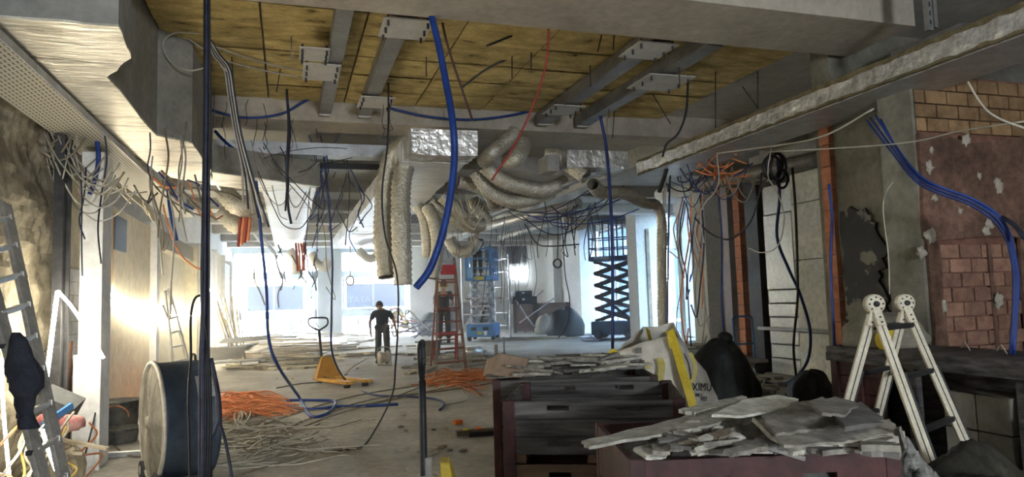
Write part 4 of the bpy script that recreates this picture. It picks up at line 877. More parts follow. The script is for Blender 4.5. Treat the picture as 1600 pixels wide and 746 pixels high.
# ---- mortar buckets
def bucket(p, r, h, lab, tilt=0, group='black mortar buckets by the white pier'):
    e = em('mortar_bucket', p, label=lab, cat='bucket', group=group)
    e.rotation_euler = (tilt, tilt*.5, 0)
    mk('body', MB().lathe([(.001, .004), (r*.80, 0), (r*.83, .02), (r*.98, h*.96), (r*.94, h*.96), (r*.79, .03), (.001, .03)], 28), bucket_m, e)
    mk('rim', MB().lathe([(r*.95, h*.93), (r*1.06, h*.94), (r*1.07, h), (r*.96, h*1.01), (r*.95, h*.93)], 28), bucket_m, e)
    mk('grip', MB().box(-.06, .06, -r*1.16, -r*1.0, h*.90, h*.96), bucket_m, e)
    return e
bp_ = gz(186, 700); bp_.z = 0
bucket((bp_.x-.05, bp_.y+.35, 0), .20, .17, 'lower dusty black bucket on the floor by the white pier')
b2 = gz(190, 675); bucket((b2.x-.10, b2.y+.35, .0), .26, .36, 'larger dusty black bucket with an orange loop by the white pier')
cable([Vector((b2.x - .10 + .17*math.cos(t*.45) , b2.y + .06, .17 + .15*math.sin(t*.45))) for t in range(0, 8)], .009, orange_c, 'orange cable loop hooped over the larger bucket')
mk('floor_channel', MB().bar(gz(160, 712, .03), gz(226, 708, .03), .07, .05), galv, None, 'galvanised track lying on the floor beside the buckets', 'rail')
mk('floor_channel', MB().bar(gz(134, 744, .02), gz(160, 715, .02), .05, .04), aluminium, None, 'bright metal track at the foot of the white pier', 'rail')
# ---- second aluminium ladder in the alcove
l2 = em('alcove_ladder', (0, 0, 0), label='slim aluminium ladder leaning in the left alcove behind the fan', cat='ladder')
q1 = (at(258, 455, 12.6), gz(276, 600)); q2 = (at(263, 452, 12.9), gz(306, 598))
q1 = (q1[0], at(272, 585, 12.2)); q2 = (q2[0], at(298, 580, 12.5))
for a, b in (q1, q2): mk('rail', MB().bar(a, b, .028, .07), aluminium, l2)
for k in range(5): mk('rung', MB().bar(q1[0].lerp(q1[1], .18+.17*k), q2[0].lerp(q2[1], .18+.17*k), .03, .03), aluminium, l2)
# ---- rubbish heap in the left corner behind the ladder
rq = random.Random(5)
mk('grey_box', MB().box(-.15, .15, -.12, .12, -.1, .08).xf(Matrix.Translation(at(92, 632, 6.2)) @ Matrix.Rotation(.5, 4, 'Y') @ Matrix.Rotation(.3, 4, 'X')), M('grey_case', (.06, .065, .07), (.10, .105, .11), 5, .7), None, 'tilted dark grey case on the rubbish heap at left', 'case')
mk('blue_level', MB().bar(at(66, 666, 5.8), at(112, 634, 6.1), .03, .05), M('blue_tool', (.04, .16, .42), (.06, .22, .52), 5, .5), None, 'light blue bar sticking out of the rubbish heap at left', 'bar')
for i in range(5):
    p = at(72 + i*10, 658 + rq.uniform(-10, 8), 6.0); mk('red_wrapper', MB().ball((0, 0, 0), .085, 9, 6, (1.2, 1, .8), lambda q: 1 + .35*noise.noise(q*4 + Vector((i, 0, 0)))).xf(Matrix.Translation(p)), M('red_white_wrap', (.38, .08, .09), (.55, .35, .33), 7, .6), None, 'crumpled red wrapper on the rubbish heap at left', 'wrapper', 'red wrappers at left')
hp = MB(); hp.ball((0, 0, 0), 1, 16, 10, (.16, .2, .22), lambda q: 1 + .25*noise.noise(q*3)); 
mk('rubbish_sack', hp.xf(Matrix.Translation(at(98, 712, 6.15))), M('dirty_sacking', (.30, .27, .20), (.48, .43, .33), 6, .9, bump=.6), None, 'dirty sack at the foot of the rubbish heap at left', 'sack')
for o in (bpy.data.objects['rubbish_sack'],): o.location.z = 0.0
for i in range(7):
    p = at(rq.uniform(70, 118), rq.uniform(690, 735), rq.uniform(5.7, 6.1)); a = rq.uniform(0, 3)
    d = Vector((math.cos(a), math.sin(a), rq.uniform(-.3, .5)))*rq.uniform(.15, .3)
    mk('batten', MB().bar(p-d, p+d, .04, .025), plank_m, None, 'short broken batten on the rubbish heap at left', 'batten', 'battens on the left heap')

# ================================================================== FLOOR DEBRIS
def shard(name, c, w, h, t, rz, tilt, mat, lab, grp, seed, axis=0, cat='board', amp=.05, k=3, curl=.0):
    r = random.Random(seed); poly = jag([(-w/2*r.uniform(.8, 1), -h/2*r.uniform(.75, 1)), (w/2*r.uniform(.8, 1), -h/2*r.uniform(.75, 1)), (w/2*r.uniform(.75, 1), h/2*r.uniform(.75, 1)), (-w/2*r.uniform(.75, 1), h/2*r.uniform(.8, 1))], amp*min(w, h), r, k)
    g = MB().prism(poly, -t/2, t/2)
    if curl: g.v = [Vector((v.x, v.y, v.z + curl*(v.x/w)**2)) for v in g.v]
    m = Matrix.Translation(c) @ Matrix.Rotation(rz, 4, 'Z') @ Matrix.Rotation(tilt, 4, 'XY'[axis])
    o = mk(name, g, mat, None, lab, cat, grp)
    loc = o.location.copy(); o.matrix_world = m @ Matrix.Translation(loc); return o
rq = random.Random(11)
for i in range(95):
    px, py = rq.uniform(375, 585), rq.uniform(520, 578); 
    if px > 500 and py > 560: px -= 110
    p = gz(px, py); a = rq.gauss(-.2, .5); L = rq.uniform(.25, 1.1); hh = .03 + .5*max(0, 1 - ((px-450)/100)**2)*max(0, 1-((py-540)/32)**2)*rq.random()
    d = Vector((math.cos(a), math.sin(a), rq.uniform(-.06, .06)))*L; p.z = hh*.75 + abs(d.z)
    mk('broken_plank', MB().bar(p-d, p+d, rq.uniform(.06, .18), rq.uniform(.03, .07)), plank_m, None, 'broken plank in the wide debris field behind the yellow pallet truck', 'plank', 'planks behind the yellow pallet truck')
for i in range(45):
    px, py = rq.uniform(630, 765), rq.uniform(535, 585); p = gz(px, py); a = rq.gauss(0, .7); L = rq.uniform(.12, .55); p.z = .03
    d = Vector((math.cos(a), math.sin(a), 0))*L
    mk('broken_plank', MB().bar(p-d, p+d, rq.uniform(.06, .2), rq.uniform(.02, .06)), plank_m if i % 3 else shard_m, None, 'broken board on the floor around the red ladder', 'plank', 'boards around the red ladder')
for i in range(38):
    px, py = rq.uniform(335, 600), rq.uniform(515, 545); p = gz(px, py); p.z = .0
    shard('rubble_piece', p + Vector((0, 0, .03)), rq.uniform(.2, .5), rq.uniform(.2, .4), .03, rq.uniform(0, 6), rq.uniform(-.12, .12), shard_w, 'small rubble piece in front of the shop windows', 'rubble before the shop windows', i, cat='rubble')
for i, (a, b, D, w, h, rz, tl) in enumerate(((352, 552, 17, 1.0, .75, .4, -.5), (372, 545, 18, 1.3, .5, 1.0, -.4), (385, 530, 18.5, 1.6, .25, .7, -.55), (370, 565, 16.2, 1.2, .2, .2, -.3), (398, 545, 18, 1.2, .4, 2.0, -.35))):
    p = at(a, b, D); p.z = max(p.z, .25)
    shard('white_board', p, w, h, .03, rz, tl, whiteb, ('large white board leaning on the debris at the left wall', 'white board behind the large one at the left wall', 'narrow white strip on top of the left debris', 'narrow white strip at the foot of the left debris', 'pale board lying at the right of the left debris')[i], 'white boards at the left wall', 40+i, cat='board')
for i in range(12):
    p = at(372 + rq.uniform(-8, 12), 555, rq.uniform(18.5, 20)); p.z = 0; q = p + Vector((rq.uniform(-.5, -.1), rq.uniform(-.4, .6), rq.uniform(1.2, 2.0)))
    mk('leaning_batten', MB().bar(p, q, .03, .03), plank_m, None, 'thin batten leaning against the left wall near the windows', 'batten', 'leaning battens at the left wall')
for i in range(48):
    px, py = rq.uniform(330, 960), rq.uniform(545, 600)
    if rq.random() < .3: px, py = rq.uniform(620, 770), rq.uniform(640, 740)
    p = gz(px, py); s = rq.uniform(.012, .035)
    mk('floor_crumb', MB().ball((0, 0, 0), s, 6, 4, (1.3, 1, .5), lambda q: 1 + .3*noise.noise(q*5 + Vector((i, 0, 0)))).xf(Matrix.Translation((p.x, p.y, s*.4))), shard_d if i % 2 else plank_m, None, 'small dark crumb of rubble scattered on the floor', 'rubble', 'crumbs on the floor')
for i in range(40):
    px, py = rq.uniform(1062, 1110), rq.uniform(520, 556); p = gz(px, py); 
    shard('rubble_piece', Vector((p.x, p.y, .05 + .28*rq.random()*max(0, 1-abs(px-1085)/26))), rq.uniform(.2, .6), rq.uniform(.1, .3), .03, rq.uniform(0, 6), rq.uniform(-.4, .4), plank_m if i % 2 else shard_w, 'rubble piece in the heap below the right window bay', 'rubble below the right window bay', 90+i, cat='rubble')
for i in range(24):
    px, py = rq.uniform(1165, 1290), rq.uniform(592, 625); p = gz(px, py); s = rq.uniform(.04, .12)
    shard('rubble_piece', Vector((p.x, p.y, .03)), s*3, s*2, .04, rq.uniform(0, 6), rq.uniform(-.2, .2), shard_d, 'dark rubble piece on the floor before the metal panel', 'rubble before the metal panel', 140+i, cat='rubble')

# ================================================================== PALLET TRUCKS
def pallet_truck(loc, rz, lab, mat, lean, grip=True):
    e = em('pallet_truck', loc, rz, lab, 'pallet truck')       # forks point to -Y
    mk('shield', MB().add([(-.27, .0, .10), (.27, 0, .10), (.09, .10, .50), (-.09, .10, .50), (-.27, .14, .10), (.27, .14, .10), (.09, .16, .50), (-.09, .16, .50)], [(3, 2, 1, 0)[::-1], (4, 5, 6, 7)[::-1], (0, 1, 5, 4), (1, 2, 6, 5), (2, 3, 7, 6), (3, 0, 4, 7)]), mat, e, bevel=.01)
    for s in (-1, 1):
        f = mk('fork', MB().box(s*.19-.08, s*.19+.08, -1.08, .05, .075, .13).box(s*.19-.05, s*.19+.05, -1.16, -1.08, .08, .12), mat, e, bevel=.01)
        mk('load_roller', MB().lathe([(.001, -.05), (.04, -.05), (.04, .05), (.001, .05)], 14, Matrix.Translation((s*.19, -.97, .041)) @ rotm((1, 0, 0))), rubber, f)
        mk('steer_wheel', MB().lathe([(.001, -.025), (.09, -.025), (.095, 0), (.09, .025), (.001, .025)], 20, Matrix.Translation((s*.07, .24, .095)) @ rotm((1, 0, 0))), rubber, e)
    mk('pump', MB().lathe([(.001, .12), (.06, .12), (.06, .40), (.03, .41), (.03, .52), (.001, .52)], 16, Matrix.Translation((0, .24, 0))), alu_dusty, e)
    mk('pump_block', MB().box(-.10, .10, .16, .32, .10, .30), galv_d, e, bevel=.015)
    b = Vector((0, .27, .30)); t = Vector((0, .27 + lean, 1.02))
    mk('shaft', MB().tube([b, b.lerp(t, .2), b.lerp(t, .55), t], .024, 10), blackp, e)
    d = (t-b).normalized(); 
    h = MB().tube(spline([t, t + d*.02 + Vector((-.05, 0, 0)), t + d*.10 + Vector((-.19, 0, 0)), t + d*.20 + Vector((-.21, 0, 0)), t + d*.245 + Vector((-.16, 0, 0)), t + d*.25, t + d*.245 + Vector((.16, 0, 0)), t + d*.20 + Vector((.21, 0, 0)), t + d*.10 + Vector((.19, 0, 0)), t + d*.02 + Vector((.05, 0, 0)), t], 4), .017, 8)
    hd = mk('handle_loop', h, blackp, e)
    mk('lever', MB().tube([t + d*.06, t + d*.15 + Vector((-.06, -.02, 0))], .008, 6), steel_d, hd)
    mk('tie_rod', MB().tube([(-.12, .2, .16), (-.12, -.5, .10)], .012, 6), steel_d, e)
    return e
tp = gz(515, 600); ty = pallet_truck((tp.x, tp.y, 0), math.radians(26), 'amber yellow pallet truck standing in the middle of the floor', yellowp, .13)
text('truck_lettering', 'DEN', .10, blackp, ty, (0, .085, .43), (math.radians(76), 0, 0))
tq = at(727, 746, 4.75); tb = pallet_truck((tq.x, tq.y, 0), 0, 'pallet truck with black upright handle and dirty yellow body beside the dark crate', yellow2, .0)
tb.rotation_euler = (0, 0, -YAW + math.radians(94.5))
# ---- tool bundle on floor next to it
e = em('broom_head', gz(748, 682), .4, 'dusty broom head with orange and yellow tape lying left of the dark crate', 'broom')
mk('block', MB().bar((-.24, .10, .05), (.22, -.12, .05), .08, .06), M('dusty_brown', (.10, .08, .06), (.18, .15, .11), 7, .9), e)
mk('bristles', MB().bar((-.10, .06, .03), (.24, -.12, .03), .13, .05), blackp, e)
mk('orange_tape', MB().bar((-.02, .03, .055), (.04, .0, .055), .11, .075), M('signal_orange', (.75, .16, .03), (.85, .22, .05), 6, .6), e)
mk('yellow_tape', MB().bar((-.16, .08, .055), (-.11, .055, .055), .095, .07), yellow3, e)
p = gz(716, 664); mk('orange_offcut', MB().bar(p + Vector((-.05, 0, .03)), p + Vector((.05, .03, .03)), .06, .05), MATS['signal_orange'], None, 'small orange offcut on the floor behind the black handle', 'offcut')
for i, (a, b, c, d) in enumerate(((617, 656+50, 640, 700), (660, 716, 684, 706))):
    p, q = gz(a, b, .012), gz(c, d, .012); mk('pale_stick', MB().bar(p, q, .02, .02), white_c, None, ('pale stick on the bare floor, left one', 'pale bone-shaped stick on the bare floor, right one')[i], 'stick')

# ================================================================== RED STEP LADDER
rl = em('red_ladder', (0, 0, 0), label='tall red step ladder standing right of the stooping worker', cat='ladder')
fa, fb_ = gz(682, 592), gz(729, 586); ba, bb = gz(673, 574), gz(716, 568)
Dt = (fa-CAM0).dot(FH) + .55
ta, tb_ = at(684, 404, Dt), at(709, 404, Dt+.05)
for a, b in ((fa, ta), (fb_, tb_), (ba, ta + FH*.08), (bb, tb_ + FH*.08)): mk('leg', MB().bar(a, b, .035, .06), redm if a is ba or a is bb else M('brown_ladder_rail', (.20, .13, .10), (.30, .21, .16), 6, .6), rl)
for k in range(8):
    t = .12 + k*.112
    mk('step', MB().bar(fa.lerp(ta, t), fb_.lerp(tb_, t), .11 if k < 7 else .06, .035), redm, rl)
for k in (1, 3, 5): mk('back_brace', MB().bar(ba.lerp(ta, .12+k*.14), bb.lerp(tb_, .12+k*.14), .03, .03), redm, rl)
mk('top_step', MB().bar(fa.lerp(ta, .90), fb_.lerp(tb_, .90), .16, .20), redbr, rl)
mk('top_bar', MB().bar(ta.lerp(fa, .03), tb_.lerp(fb_, .03), .06, .05), galv_d, rl)
bk = gz(676, 557); bucket((bk.x, bk.y, 0), .24, .42, 'grey bucket full of debris behind the red ladder', 0, None)
mk('red_tool_frame', MB().bar(at(712, 520, 17.6), gz(712, 563), .05, .05).bar(at(676, 522, 17.6), at(712, 520, 17.6), .05, .05).bar(at(676, 522, 17.6), gz(676, 564), .05, .05), redbr, None, 'bright red metal frame behind the red ladder', 'frame')
mk('spiral_pipe_piece', MB().tube([gz(728, 551, .14), gz(750, 549, .14)], .13, 16), aluminium, None, 'short silver pipe lying on the floor right of the red ladder', 'pipe')
mk('steel_strip', MB().bar(gz(722, 573, .02), gz(800, 563, .02), .08, .03), galv, None, 'long pale steel strip on the floor right of the red ladder', 'strip')
sg = em('steel_stand', gz(776, 585), label='small grey steel stand on the floor behind the rubble crate', cat='stand')
mk('plate', MB().box(-.22, .22, -.15, .15, 0, .02), galv_d, sg); mk('post', MB().box(-.03, .03, -.03, .03, .02, .60), galv_d, sg); mk('arm', MB().bar((-.18, 0, .35), (.2, 0, .42), .04, .05), galv_d, sg); mk('brace', MB().bar((-.2, .05, .02), (.02, 0, .5), .03, .03), galv_d, sg)
mk('thin_post', MB().box(.16, .19, -.02, .02, .02, .75), galv_d, sg)

# ================================================================== SCISSOR LIFTS
def scissor_lift(loc, rz, lab, m, pz, W_=.85, Lb=1.8, arm_m=None, n=4, ph=1.15):
    e = em('scissor_lift', loc, rz, lab, 'lift'); am = arm_m or galv_d
    mk('chassis', MB().box(-W_/2, W_/2, -Lb/2, Lb/2, .16, .62), m, e, bevel=.03)
    for s in (-1, 1):
        for q in (-1, 1):
            w = mk('wheel', MB().lathe([(.001, -.06), (.17, -.06), (.18, 0), (.17, .06), (.001, .06)], 20, Matrix.Translation((s*(W_/2-.06), q*Lb*.34, .18)) @ rotm((1, 0, 0))), rubber, e)
            mk('hub', MB().lathe([(.001, .065), (.07, .065), (.08, .06)], 14, Matrix.Translation((s*(W_/2-.06), q*Lb*.34, .18)) @ rotm((s, 0, 0))), m, w)
    mk('end_panel', MB().box(-.30, .30, -Lb/2-.06, -Lb/2, .22, .55), m, e, bevel=.02)
    for s in (-1, 1): mk('end_recess', MB().box(s*.22-.10, s*.22+.10, -Lb/2-.085, -Lb/2-.061, .40, .52), blackp, e)
    mk('yellow_label', MB().box(-.08, .08, -Lb/2-.085, -Lb/2-.061, .25, .36), yellow3, e)
    mk('white_label', MB().box(.16, .27, -Lb/2-.085, -Lb/2-.061, .22, .37), whiteb, e)
    h = (pz - .66)/n
    for k in range(n):
        za, zb = .64 + h*k, .64 + h*(k+1)
        for s in (-1, 1):
            mk('scissor_arm', MB().bar((s*.26, -Lb*.42, za), (s*.26, Lb*.42, zb), .05, .10), am, e)
            mk('scissor_arm', MB().bar((s*.32, Lb*.42, za), (s*.32, -Lb*.42, zb), .05, .10), am, e)
        mk('cross_tube', MB().bar((-.34, -Lb*.42, za), (.34, -Lb*.42, za), .05), am, e); mk('cross_tube', MB().bar((-.34, 0, (za+zb)/2), (.34, 0, (za+zb)/2), .05), am, e)
    mk('cylinder', MB().tube([(0, -.5, .7), (0, .4, .64 + h*1.8)], .05, 10), blackp, e)
    mk('platform', MB().box(-W_/2, W_/2, -Lb/2, Lb/2, pz, pz+.16), m, e, bevel=.01)
    for s in (-1, 1):
        for q in (-1, -.33, .33, 1): mk('rail_post', MB().bar((s*(W_/2-.03), q*(Lb/2-.03), pz+.16), (s*(W_/2-.03), q*(Lb/2-.03), pz+ph), .05), m, e)
        for z in (.45, .8, ph): mk('guard_rail', MB().bar((s*(W_/2-.03), -Lb/2+.03, pz+z), (s*(W_/2-.03), Lb/2-.03, pz+z), .045), m, e)
        for z in (.45, .8, ph): mk('guard_rail', MB().bar((-W_/2+.03, s*(Lb/2-.03), pz+z), (W_/2-.03, s*(Lb/2-.03), pz+z), .045), m, e)
    mk('platform_label', MB().box(-.15, .20, -Lb/2-.012, -Lb/2-.001, pz+.02, pz+.13), yellow3, e)
    return e
lp = gz(763, 533); sl = scissor_lift((lp.x, lp.y+.6, 0), -YAW - .12, 'bright blue scissor lift with a raised platform and a worker on it', lift_b, 2.22, 1.0, 1.7, galv, 5)
for s in (-1, 1): mk('side_panel', MB().box(s*.44-.05, s*.44+.05, -.84, -.80, 2.38, 3.5), lift_b, sl)
mk('control_box', MB().box(-.4, -.22, -.95, -.85, 2.3, 2.7), M('pale_blue_box', (.25, .48, .70), (.32, .55, .76), 4, .5), sl)
lq = gz(972, 530); s2 = scissor_lift((lq.x, lq.y+.4, 0), -YAW + 1.2, 'dark blue scissor lift beside the white bay column', lift_d, 2.75, 1.0, 1.6, M('dark_arm', (.015, .02, .03), (.03, .04, .06), 4, .5), 5, 1.5)
mk('control_panel', MB().box(-.5, -.1, -.9, -.78, 3.1, 4.2), lift_d, s2)
text('platform_lettering', 'POWER', .16, whiteb, s2, (-.505, .3, 2.84), (math.pi/2, 0, -math.pi/2))

# ================================================================== PEOPLE
def skin_obj(name, V, E_, R_, mat, parent, sub=2):
    me = bpy.data.meshes.new(name); me.from_pydata(V, E_, []); me.update()
    o = bpy.data.objects.new(name, me); COL.objects.link(o); o.parent = parent; me.materials.append(mat)
    s = o.modifiers.new('skin', 'SKIN'); s.use_smooth_shade = True
    for i, r in enumerate(R_): me.skin_vertices[0].data[i].radius = r if isinstance(r, tuple) else (r, r)
    me.skin_vertices[0].data[0].use_root = True
    u = o.modifiers.new('subdivision', 'SUBSURF'); u.levels = sub; u.render_levels = sub
    return o
def person(loc, rz, J, lab, shirt, trousers, skin, scale=1.0):
    e = em('person', loc, rz, lab, 'person'); e.scale = (scale,)*3
    V = []; E_ = []; R_ = []
    def add(p, r, par=None):
        V.append(tuple(p)); R_.append(r); i = len(V)-1
        if par is not None: E_.append((par, i))
        return i
    pe = add(J['pelvis'], (.13, .10)); sp = add(J['spine'], (.125, .095), pe); ch = add(J['chest'], (.15, .105), sp); nk = add(J['neck'], .055, ch)
    h0 = add(J['head'], (.07, .08), nk); hd = Vector(J['head_top']) - Vector(J['head']); fwd = Vector(J['face']).normalized()
    h1 = add(Vector(J['head']) + hd*.5 + fwd*.012, (.082, .098), h0); h2 = add(Vector(J['head_top']), (.06, .07), h1)
    for s in ('l', 'r'):
        hip = add(J['hip_'+s], .085, pe); kn = add(J['knee_'+s], .06, hip); an = add(J['ankle_'+s], .042, kn); add(Vector(J['ankle_'+s]) + Vector((0, .13, -.05)), (.038, .03), an)
        sh = add(J['sho_'+s], .058, ch); el = add(J['elb_'+s], .043, sh); wr = add(J['wri_'+s], .029, el)
        d = (Vector(J['wri_'+s]) - Vector(J['elb_'+s])).normalized(); sx = 1 if s == 'r' else -1
        pal = add(Vector(J['wri_'+s]) + d*.05, (.036, .018), wr)
        side = Vector((0, 1, 0)) - d*d.y; side = side.normalized(); inn = d.cross(side).normalized()
        for q, (o_, ln) in enumerate(((.030, .075), (.011, .085), (-.009, .08), (-.028, .062))):
            k = add(Vector(J['wri_'+s]) + d*.095 + side*o_, .0095, pal); k2 = add(Vector(V[k]) + d*ln*.5 + inn*.008, .0085, k); add(Vector(V[k2]) + d*ln*.4 + inn*.02, .0075, k2)
        tk = add(Vector(J['wri_'+s]) + d*.045 + side*.045, .010, pal); add(Vector(V[tk]) + d*.045 + side*.018, .009, tk)
    b = skin_obj('body', V, E_, R_, skin, e)
    # nose, eyes, mouth, ears
    hc = Vector(J['head']) + hd*.45; upv = hd.normalized(); rv = fwd.cross(upv).normalized()
    mk('nose', MB().ball(hc + fwd*.108 - upv*.01, .016, 8, 6, (1, 1.2, 1.3)), skin, e)
    for s in (-1, 1):
        mk('eye', MB().ball(hc + fwd*.092 + rv*s*.032 + upv*.022, .012, 8, 6), M('eye_white', (.7, .7, .68), (.75, .75, .73), 5, .3), e)
        mk('ear', MB().ball(hc + rv*s*.083, .026, 8, 6, (.5, 1, 1.2)), skin, e)
    mk('mouth', MB().ball(hc + fwd*.098 - upv*.055, .02, 8, 6, (1.2, .5, .35)), M('lips', (.35, .14, .12), (.4, .17, .15), 5, .5), e)
    def off(r, a): return tuple(x + a for x in r) if isinstance(r, tuple) else r + a
    # shirt
    sv = [Vector(J['pelvis']) - Vector((0, 0, .10)), J['spine'], J['chest'], Vector(J['chest']).lerp(Vector(J['neck']), .62)]; sr = [(.170, .135), (.165, .130), (.190, .138), (.085, .075)]; se = [(0, 1), (1, 2), (2, 3)]
    for s in ('l', 'r'):
        n = len(sv); sv += [J['sho_'+s], Vector(J['sho_'+s]).lerp(Vector(J['elb_'+s]), .75)]; sr += [.080, .066]; se += [(2, n), (n, n+1)]
    sv = [tuple(q) for q in sv]; skin_obj('shirt', sv, se, sr, shirt, e)
    tv = [tuple(J['pelvis'])]; tr = [(.150, .120)]; te = []
    for s in ('l', 'r'):
        n = len(tv); a, k = Vector(J['ankle_'+s]), Vector(J['knee_'+s])
        tv += [tuple(J['hip_'+s]), tuple(k), tuple(k.lerp(a, .96))]; tr += [.108, .083, .074]; te += [(0, n), (n, n+1), (n+1, n+2)]
        sh = MB(); 
        sh.ball((0, .05, 0), 1, 12, 8, (.052, .145, .055)); sh.v = [Vector((v.x, v.y, max(v.z, -.03))) for v in sh.v]
        mk('shoe', sh.xf(Matrix.Translation((a.x, a.y, a.z - .058))), rubber, e)
    skin_obj('trousers', tv, te, tr, trousers, e)
    e['head'] = 0; del e['head']
    hm = Matrix.Translation(hc) @ Matrix((rv, fwd, upv)).transposed().to_4x4()
    return e, hm
def hair(e, hm, mat, name='hair'):
    g = MB().ball((0, -.012, .028), 1, 16, 10, (.098, .118, .118)); g.v = [Vector((v.x, v.y, max(v.z, -.05 if v.y < .03 else .055))) for v in g.v]
    return mk(name, g.xf(hm), mat, e)
def pose(**k):
    J = dict(pelvis=(0, 0, .93), spine=(0, .02, 1.10), chest=(0, .02, 1.32), neck=(0, .02, 1.48), head=(0, .04, 1.55), head_top=(0, .05, 1.72), face=(0, 1, 0),
             hip_l=(-.095, 0, .88), knee_l=(-.11, .02, .49), ankle_l=(-.12, -.02, .088), hip_r=(.095, 0, .88), knee_r=(.11, .02, .49), ankle_r=(.12, -.02, .088),
             sho_l=(-.19, .02, 1.40), elb_l=(-.25, 0, 1.12), wri_l=(-.26, .06, .87), sho_r=(.19, .02, 1.40), elb_r=(.25, 0, 1.12), wri_r=(.26, .06, .87))
    J.update(k); return J
pp = gz(598, 568)
J1 = pose(spine=(-.01, .08, 1.08), chest=(-.03, .20, 1.24), neck=(-.07, .30, 1.36), head=(-.09, .35, 1.385), head_top=(-.12, .47, 1.48), face=(-.1, .55, -.8),
          sho_l=(-.22, .18, 1.25), elb_l=(-.33, .16, 1.04), wri_l=(-.32, .22, .80), sho_r=(.17, .18, 1.25), elb_r=(.29, .16, 1.03), wri_r=(.33, .22, .78),
          knee_l=(-.11, .10, .49), ankle_l=(-.14, .04, .088), knee_r=(.11, .0, .49), ankle_r=(.13, -.16, .088))
e1, m1 = person((pp.x, pp.y, 0), -YAW + .08, J1, 'person in dark t-shirt and grey trousers stooping with lowered head in the middle', shirt_n, trous, skin_d, 1.0)
hair(e1, m1, hair_m)
wp = at(694, 520, 20); 
J2 = pose(head=(.01, .05, 1.54), head_top=(.01, .09, 1.70), face=(.1, .95, -.25), elb_l=(-.27, .1, 1.12), wri_l=(-.2, .3, 1.05), elb_r=(.27, .1, 1.12), wri_r=(.2, .3, 1.05))
e2, m2 = person((wp.x, wp.y, .34), -YAW + .05, J2, 'person in charcoal t-shirt with yellow ear muffs seen from behind the red ladder', shirt_g, trous, skin_t, 1.0)
hair(e2, m2, M('brown_hair', (.05, .035, .025), (.09, .065, .045), 30, .7, bump=.4))
for s in (-1, 1): mk('ear_muff', MB().ball((s*.105, 0, .0), 1, 12, 8, (.032, .05, .058)).xf(m2), yellow3, e2)
mk('muff_band', MB().tube(spline([m2 @ Vector((.105*math.cos(t*.314), 0, .02 + .135*math.sin(t*.314))) for t in range(11)], 2), .010, 6), blackp, e2)
mk('shirt_print', MB().box(-.07, .07, -.128, -.118, 1.30, 1.335), whiteb, e2)
wb = em('work_platform', (wp.x, wp.y, 0), -YAW, 'low work platform under the worker behind the red ladder', 'platform')
mk('deck', MB().box(-.5, .5, -.35, .35, .30, .34), alu_dusty, wb)
for a in (-.45, .45):
    for b in (-.3, .3): mk('leg', MB().box(a-.025, a+.025, b-.025, b+.025, 0, .3), alu_dusty, wb)
J3 = pose(elb_l=(-.3, .2, 1.36), wri_l=(-.25, .38, 1.55), elb_r=(.25, .2, 1.2), wri_r=(.2, .4, 1.3), head=(-.02, .06, 1.55), head_top=(-.02, .10, 1.72), face=(-.5, .8, .1))
ly = lp.y + .6; rz3 = -YAW - .12
off3 = Matrix.Rotation(rz3, 3, 'Z') @ Vector((-.14, -.15, 0))
e3, m3 = person((lp.x + off3.x, ly + off3.y, 2.385), rz3 + .3, J3, 'person in black clothes and red helmet on the bright blue lift', M('black_overall', (.012, .012, .016), (.03, .03, .036), 8, .9, bump=.3), MATS['black_overall'], skin_t, .97)
mk('helmet', MB().lathe([(.118, .0), (.122, .02), (.11, .08), (.07, .125), (.001, .14)], 20, m3 @ Matrix.Translation((0, 0, .03))).ball((0, .11, .04), 1, 10, 6, (.08, .06, .012)) if False else MB().lathe([(.14, .0), (.122, .012), (.11, .08), (.07, .125), (.001, .14)], 20, m3 @ Matrix.Translation((0, 0, .03))), redbr, e3)
# ---- cable reel at the stooping worker's feet
cr = em('cable_reel', gz(600, 571), -YAW + .3, 'small cable reel on the floor at the stooping worker\'s feet', 'reel')
for s in (-1, 1): mk('flange', MB().lathe([(.001, s*.09), (.16, s*.09), (.16, s*.11), (.001, s*.11)], 20, Matrix.Translation((0, 0, .19)) @ rotm((1, .2, 0))), grey_c, cr)
mk('wound_cable', MB().lathe([(.12, -.09), (.13, -.05), (.125, 0), (.13, .05), (.12, .09)], 20, Matrix.Translation((0, 0, .19)) @ rotm((1, .2, 0))), white_c, cr)
mk('stand', MB().tube(spline([(-.16, -.12, .01), (-.14, .0, .40), (.14, .0, .40), (.16, -.12, .01)], 5), .012, 6).tube([(-.16, -.12, .012), (.16, -.12, .012)], .012, 6), grey_c, cr)

# ================================================================== FAR BACKGROUND THINGS
# aluminium scaffold tower
sc_ = em('scaffold_tower', (0, 0, 0), label='aluminium scaffold tower behind the bright blue lift', cat='scaffold')
D1 = 27.5
P = {}
for i, (a, dd) in enumerate(((723, 0), (797, 0), (737, 2.0), (775, 2.0))):
    P[i] = at(a, 500, D1+dd); P[i].z = 0
    mk('upright', MB().bar(P[i], P[i] + Vector((0, 0, 3.25 if i < 2 else 3.0)), .05), aluminium, sc_)
for z in (.45, .95, 1.5, 2.0, 2.6, 3.1):
    mk('ledger', MB().bar(P[0] + Vector((0, 0, z)), P[1] + Vector((0, 0, z)), .045), aluminium, sc_)
    mk('ledger', MB().bar(P[2] + Vector((0, 0, z-.1)), P[3] + Vector((0, 0, z-.1)), .045), aluminium, sc_)
    mk('transom', MB().bar(P[1] + Vector((0, 0, z)), P[3] + Vector((0, 0, z)), .045), aluminium, sc_)
mk('diagonal', MB().bar(P[0] + Vector((0, 0, .45)), P[1] + Vector((0, 0, 2.0)), .04), aluminium, sc_); mk('diagonal', MB().bar(P[1] + Vector((0, 0, .9)), P[0] + Vector((0, 0, 2.6)), .04), aluminium, sc_)
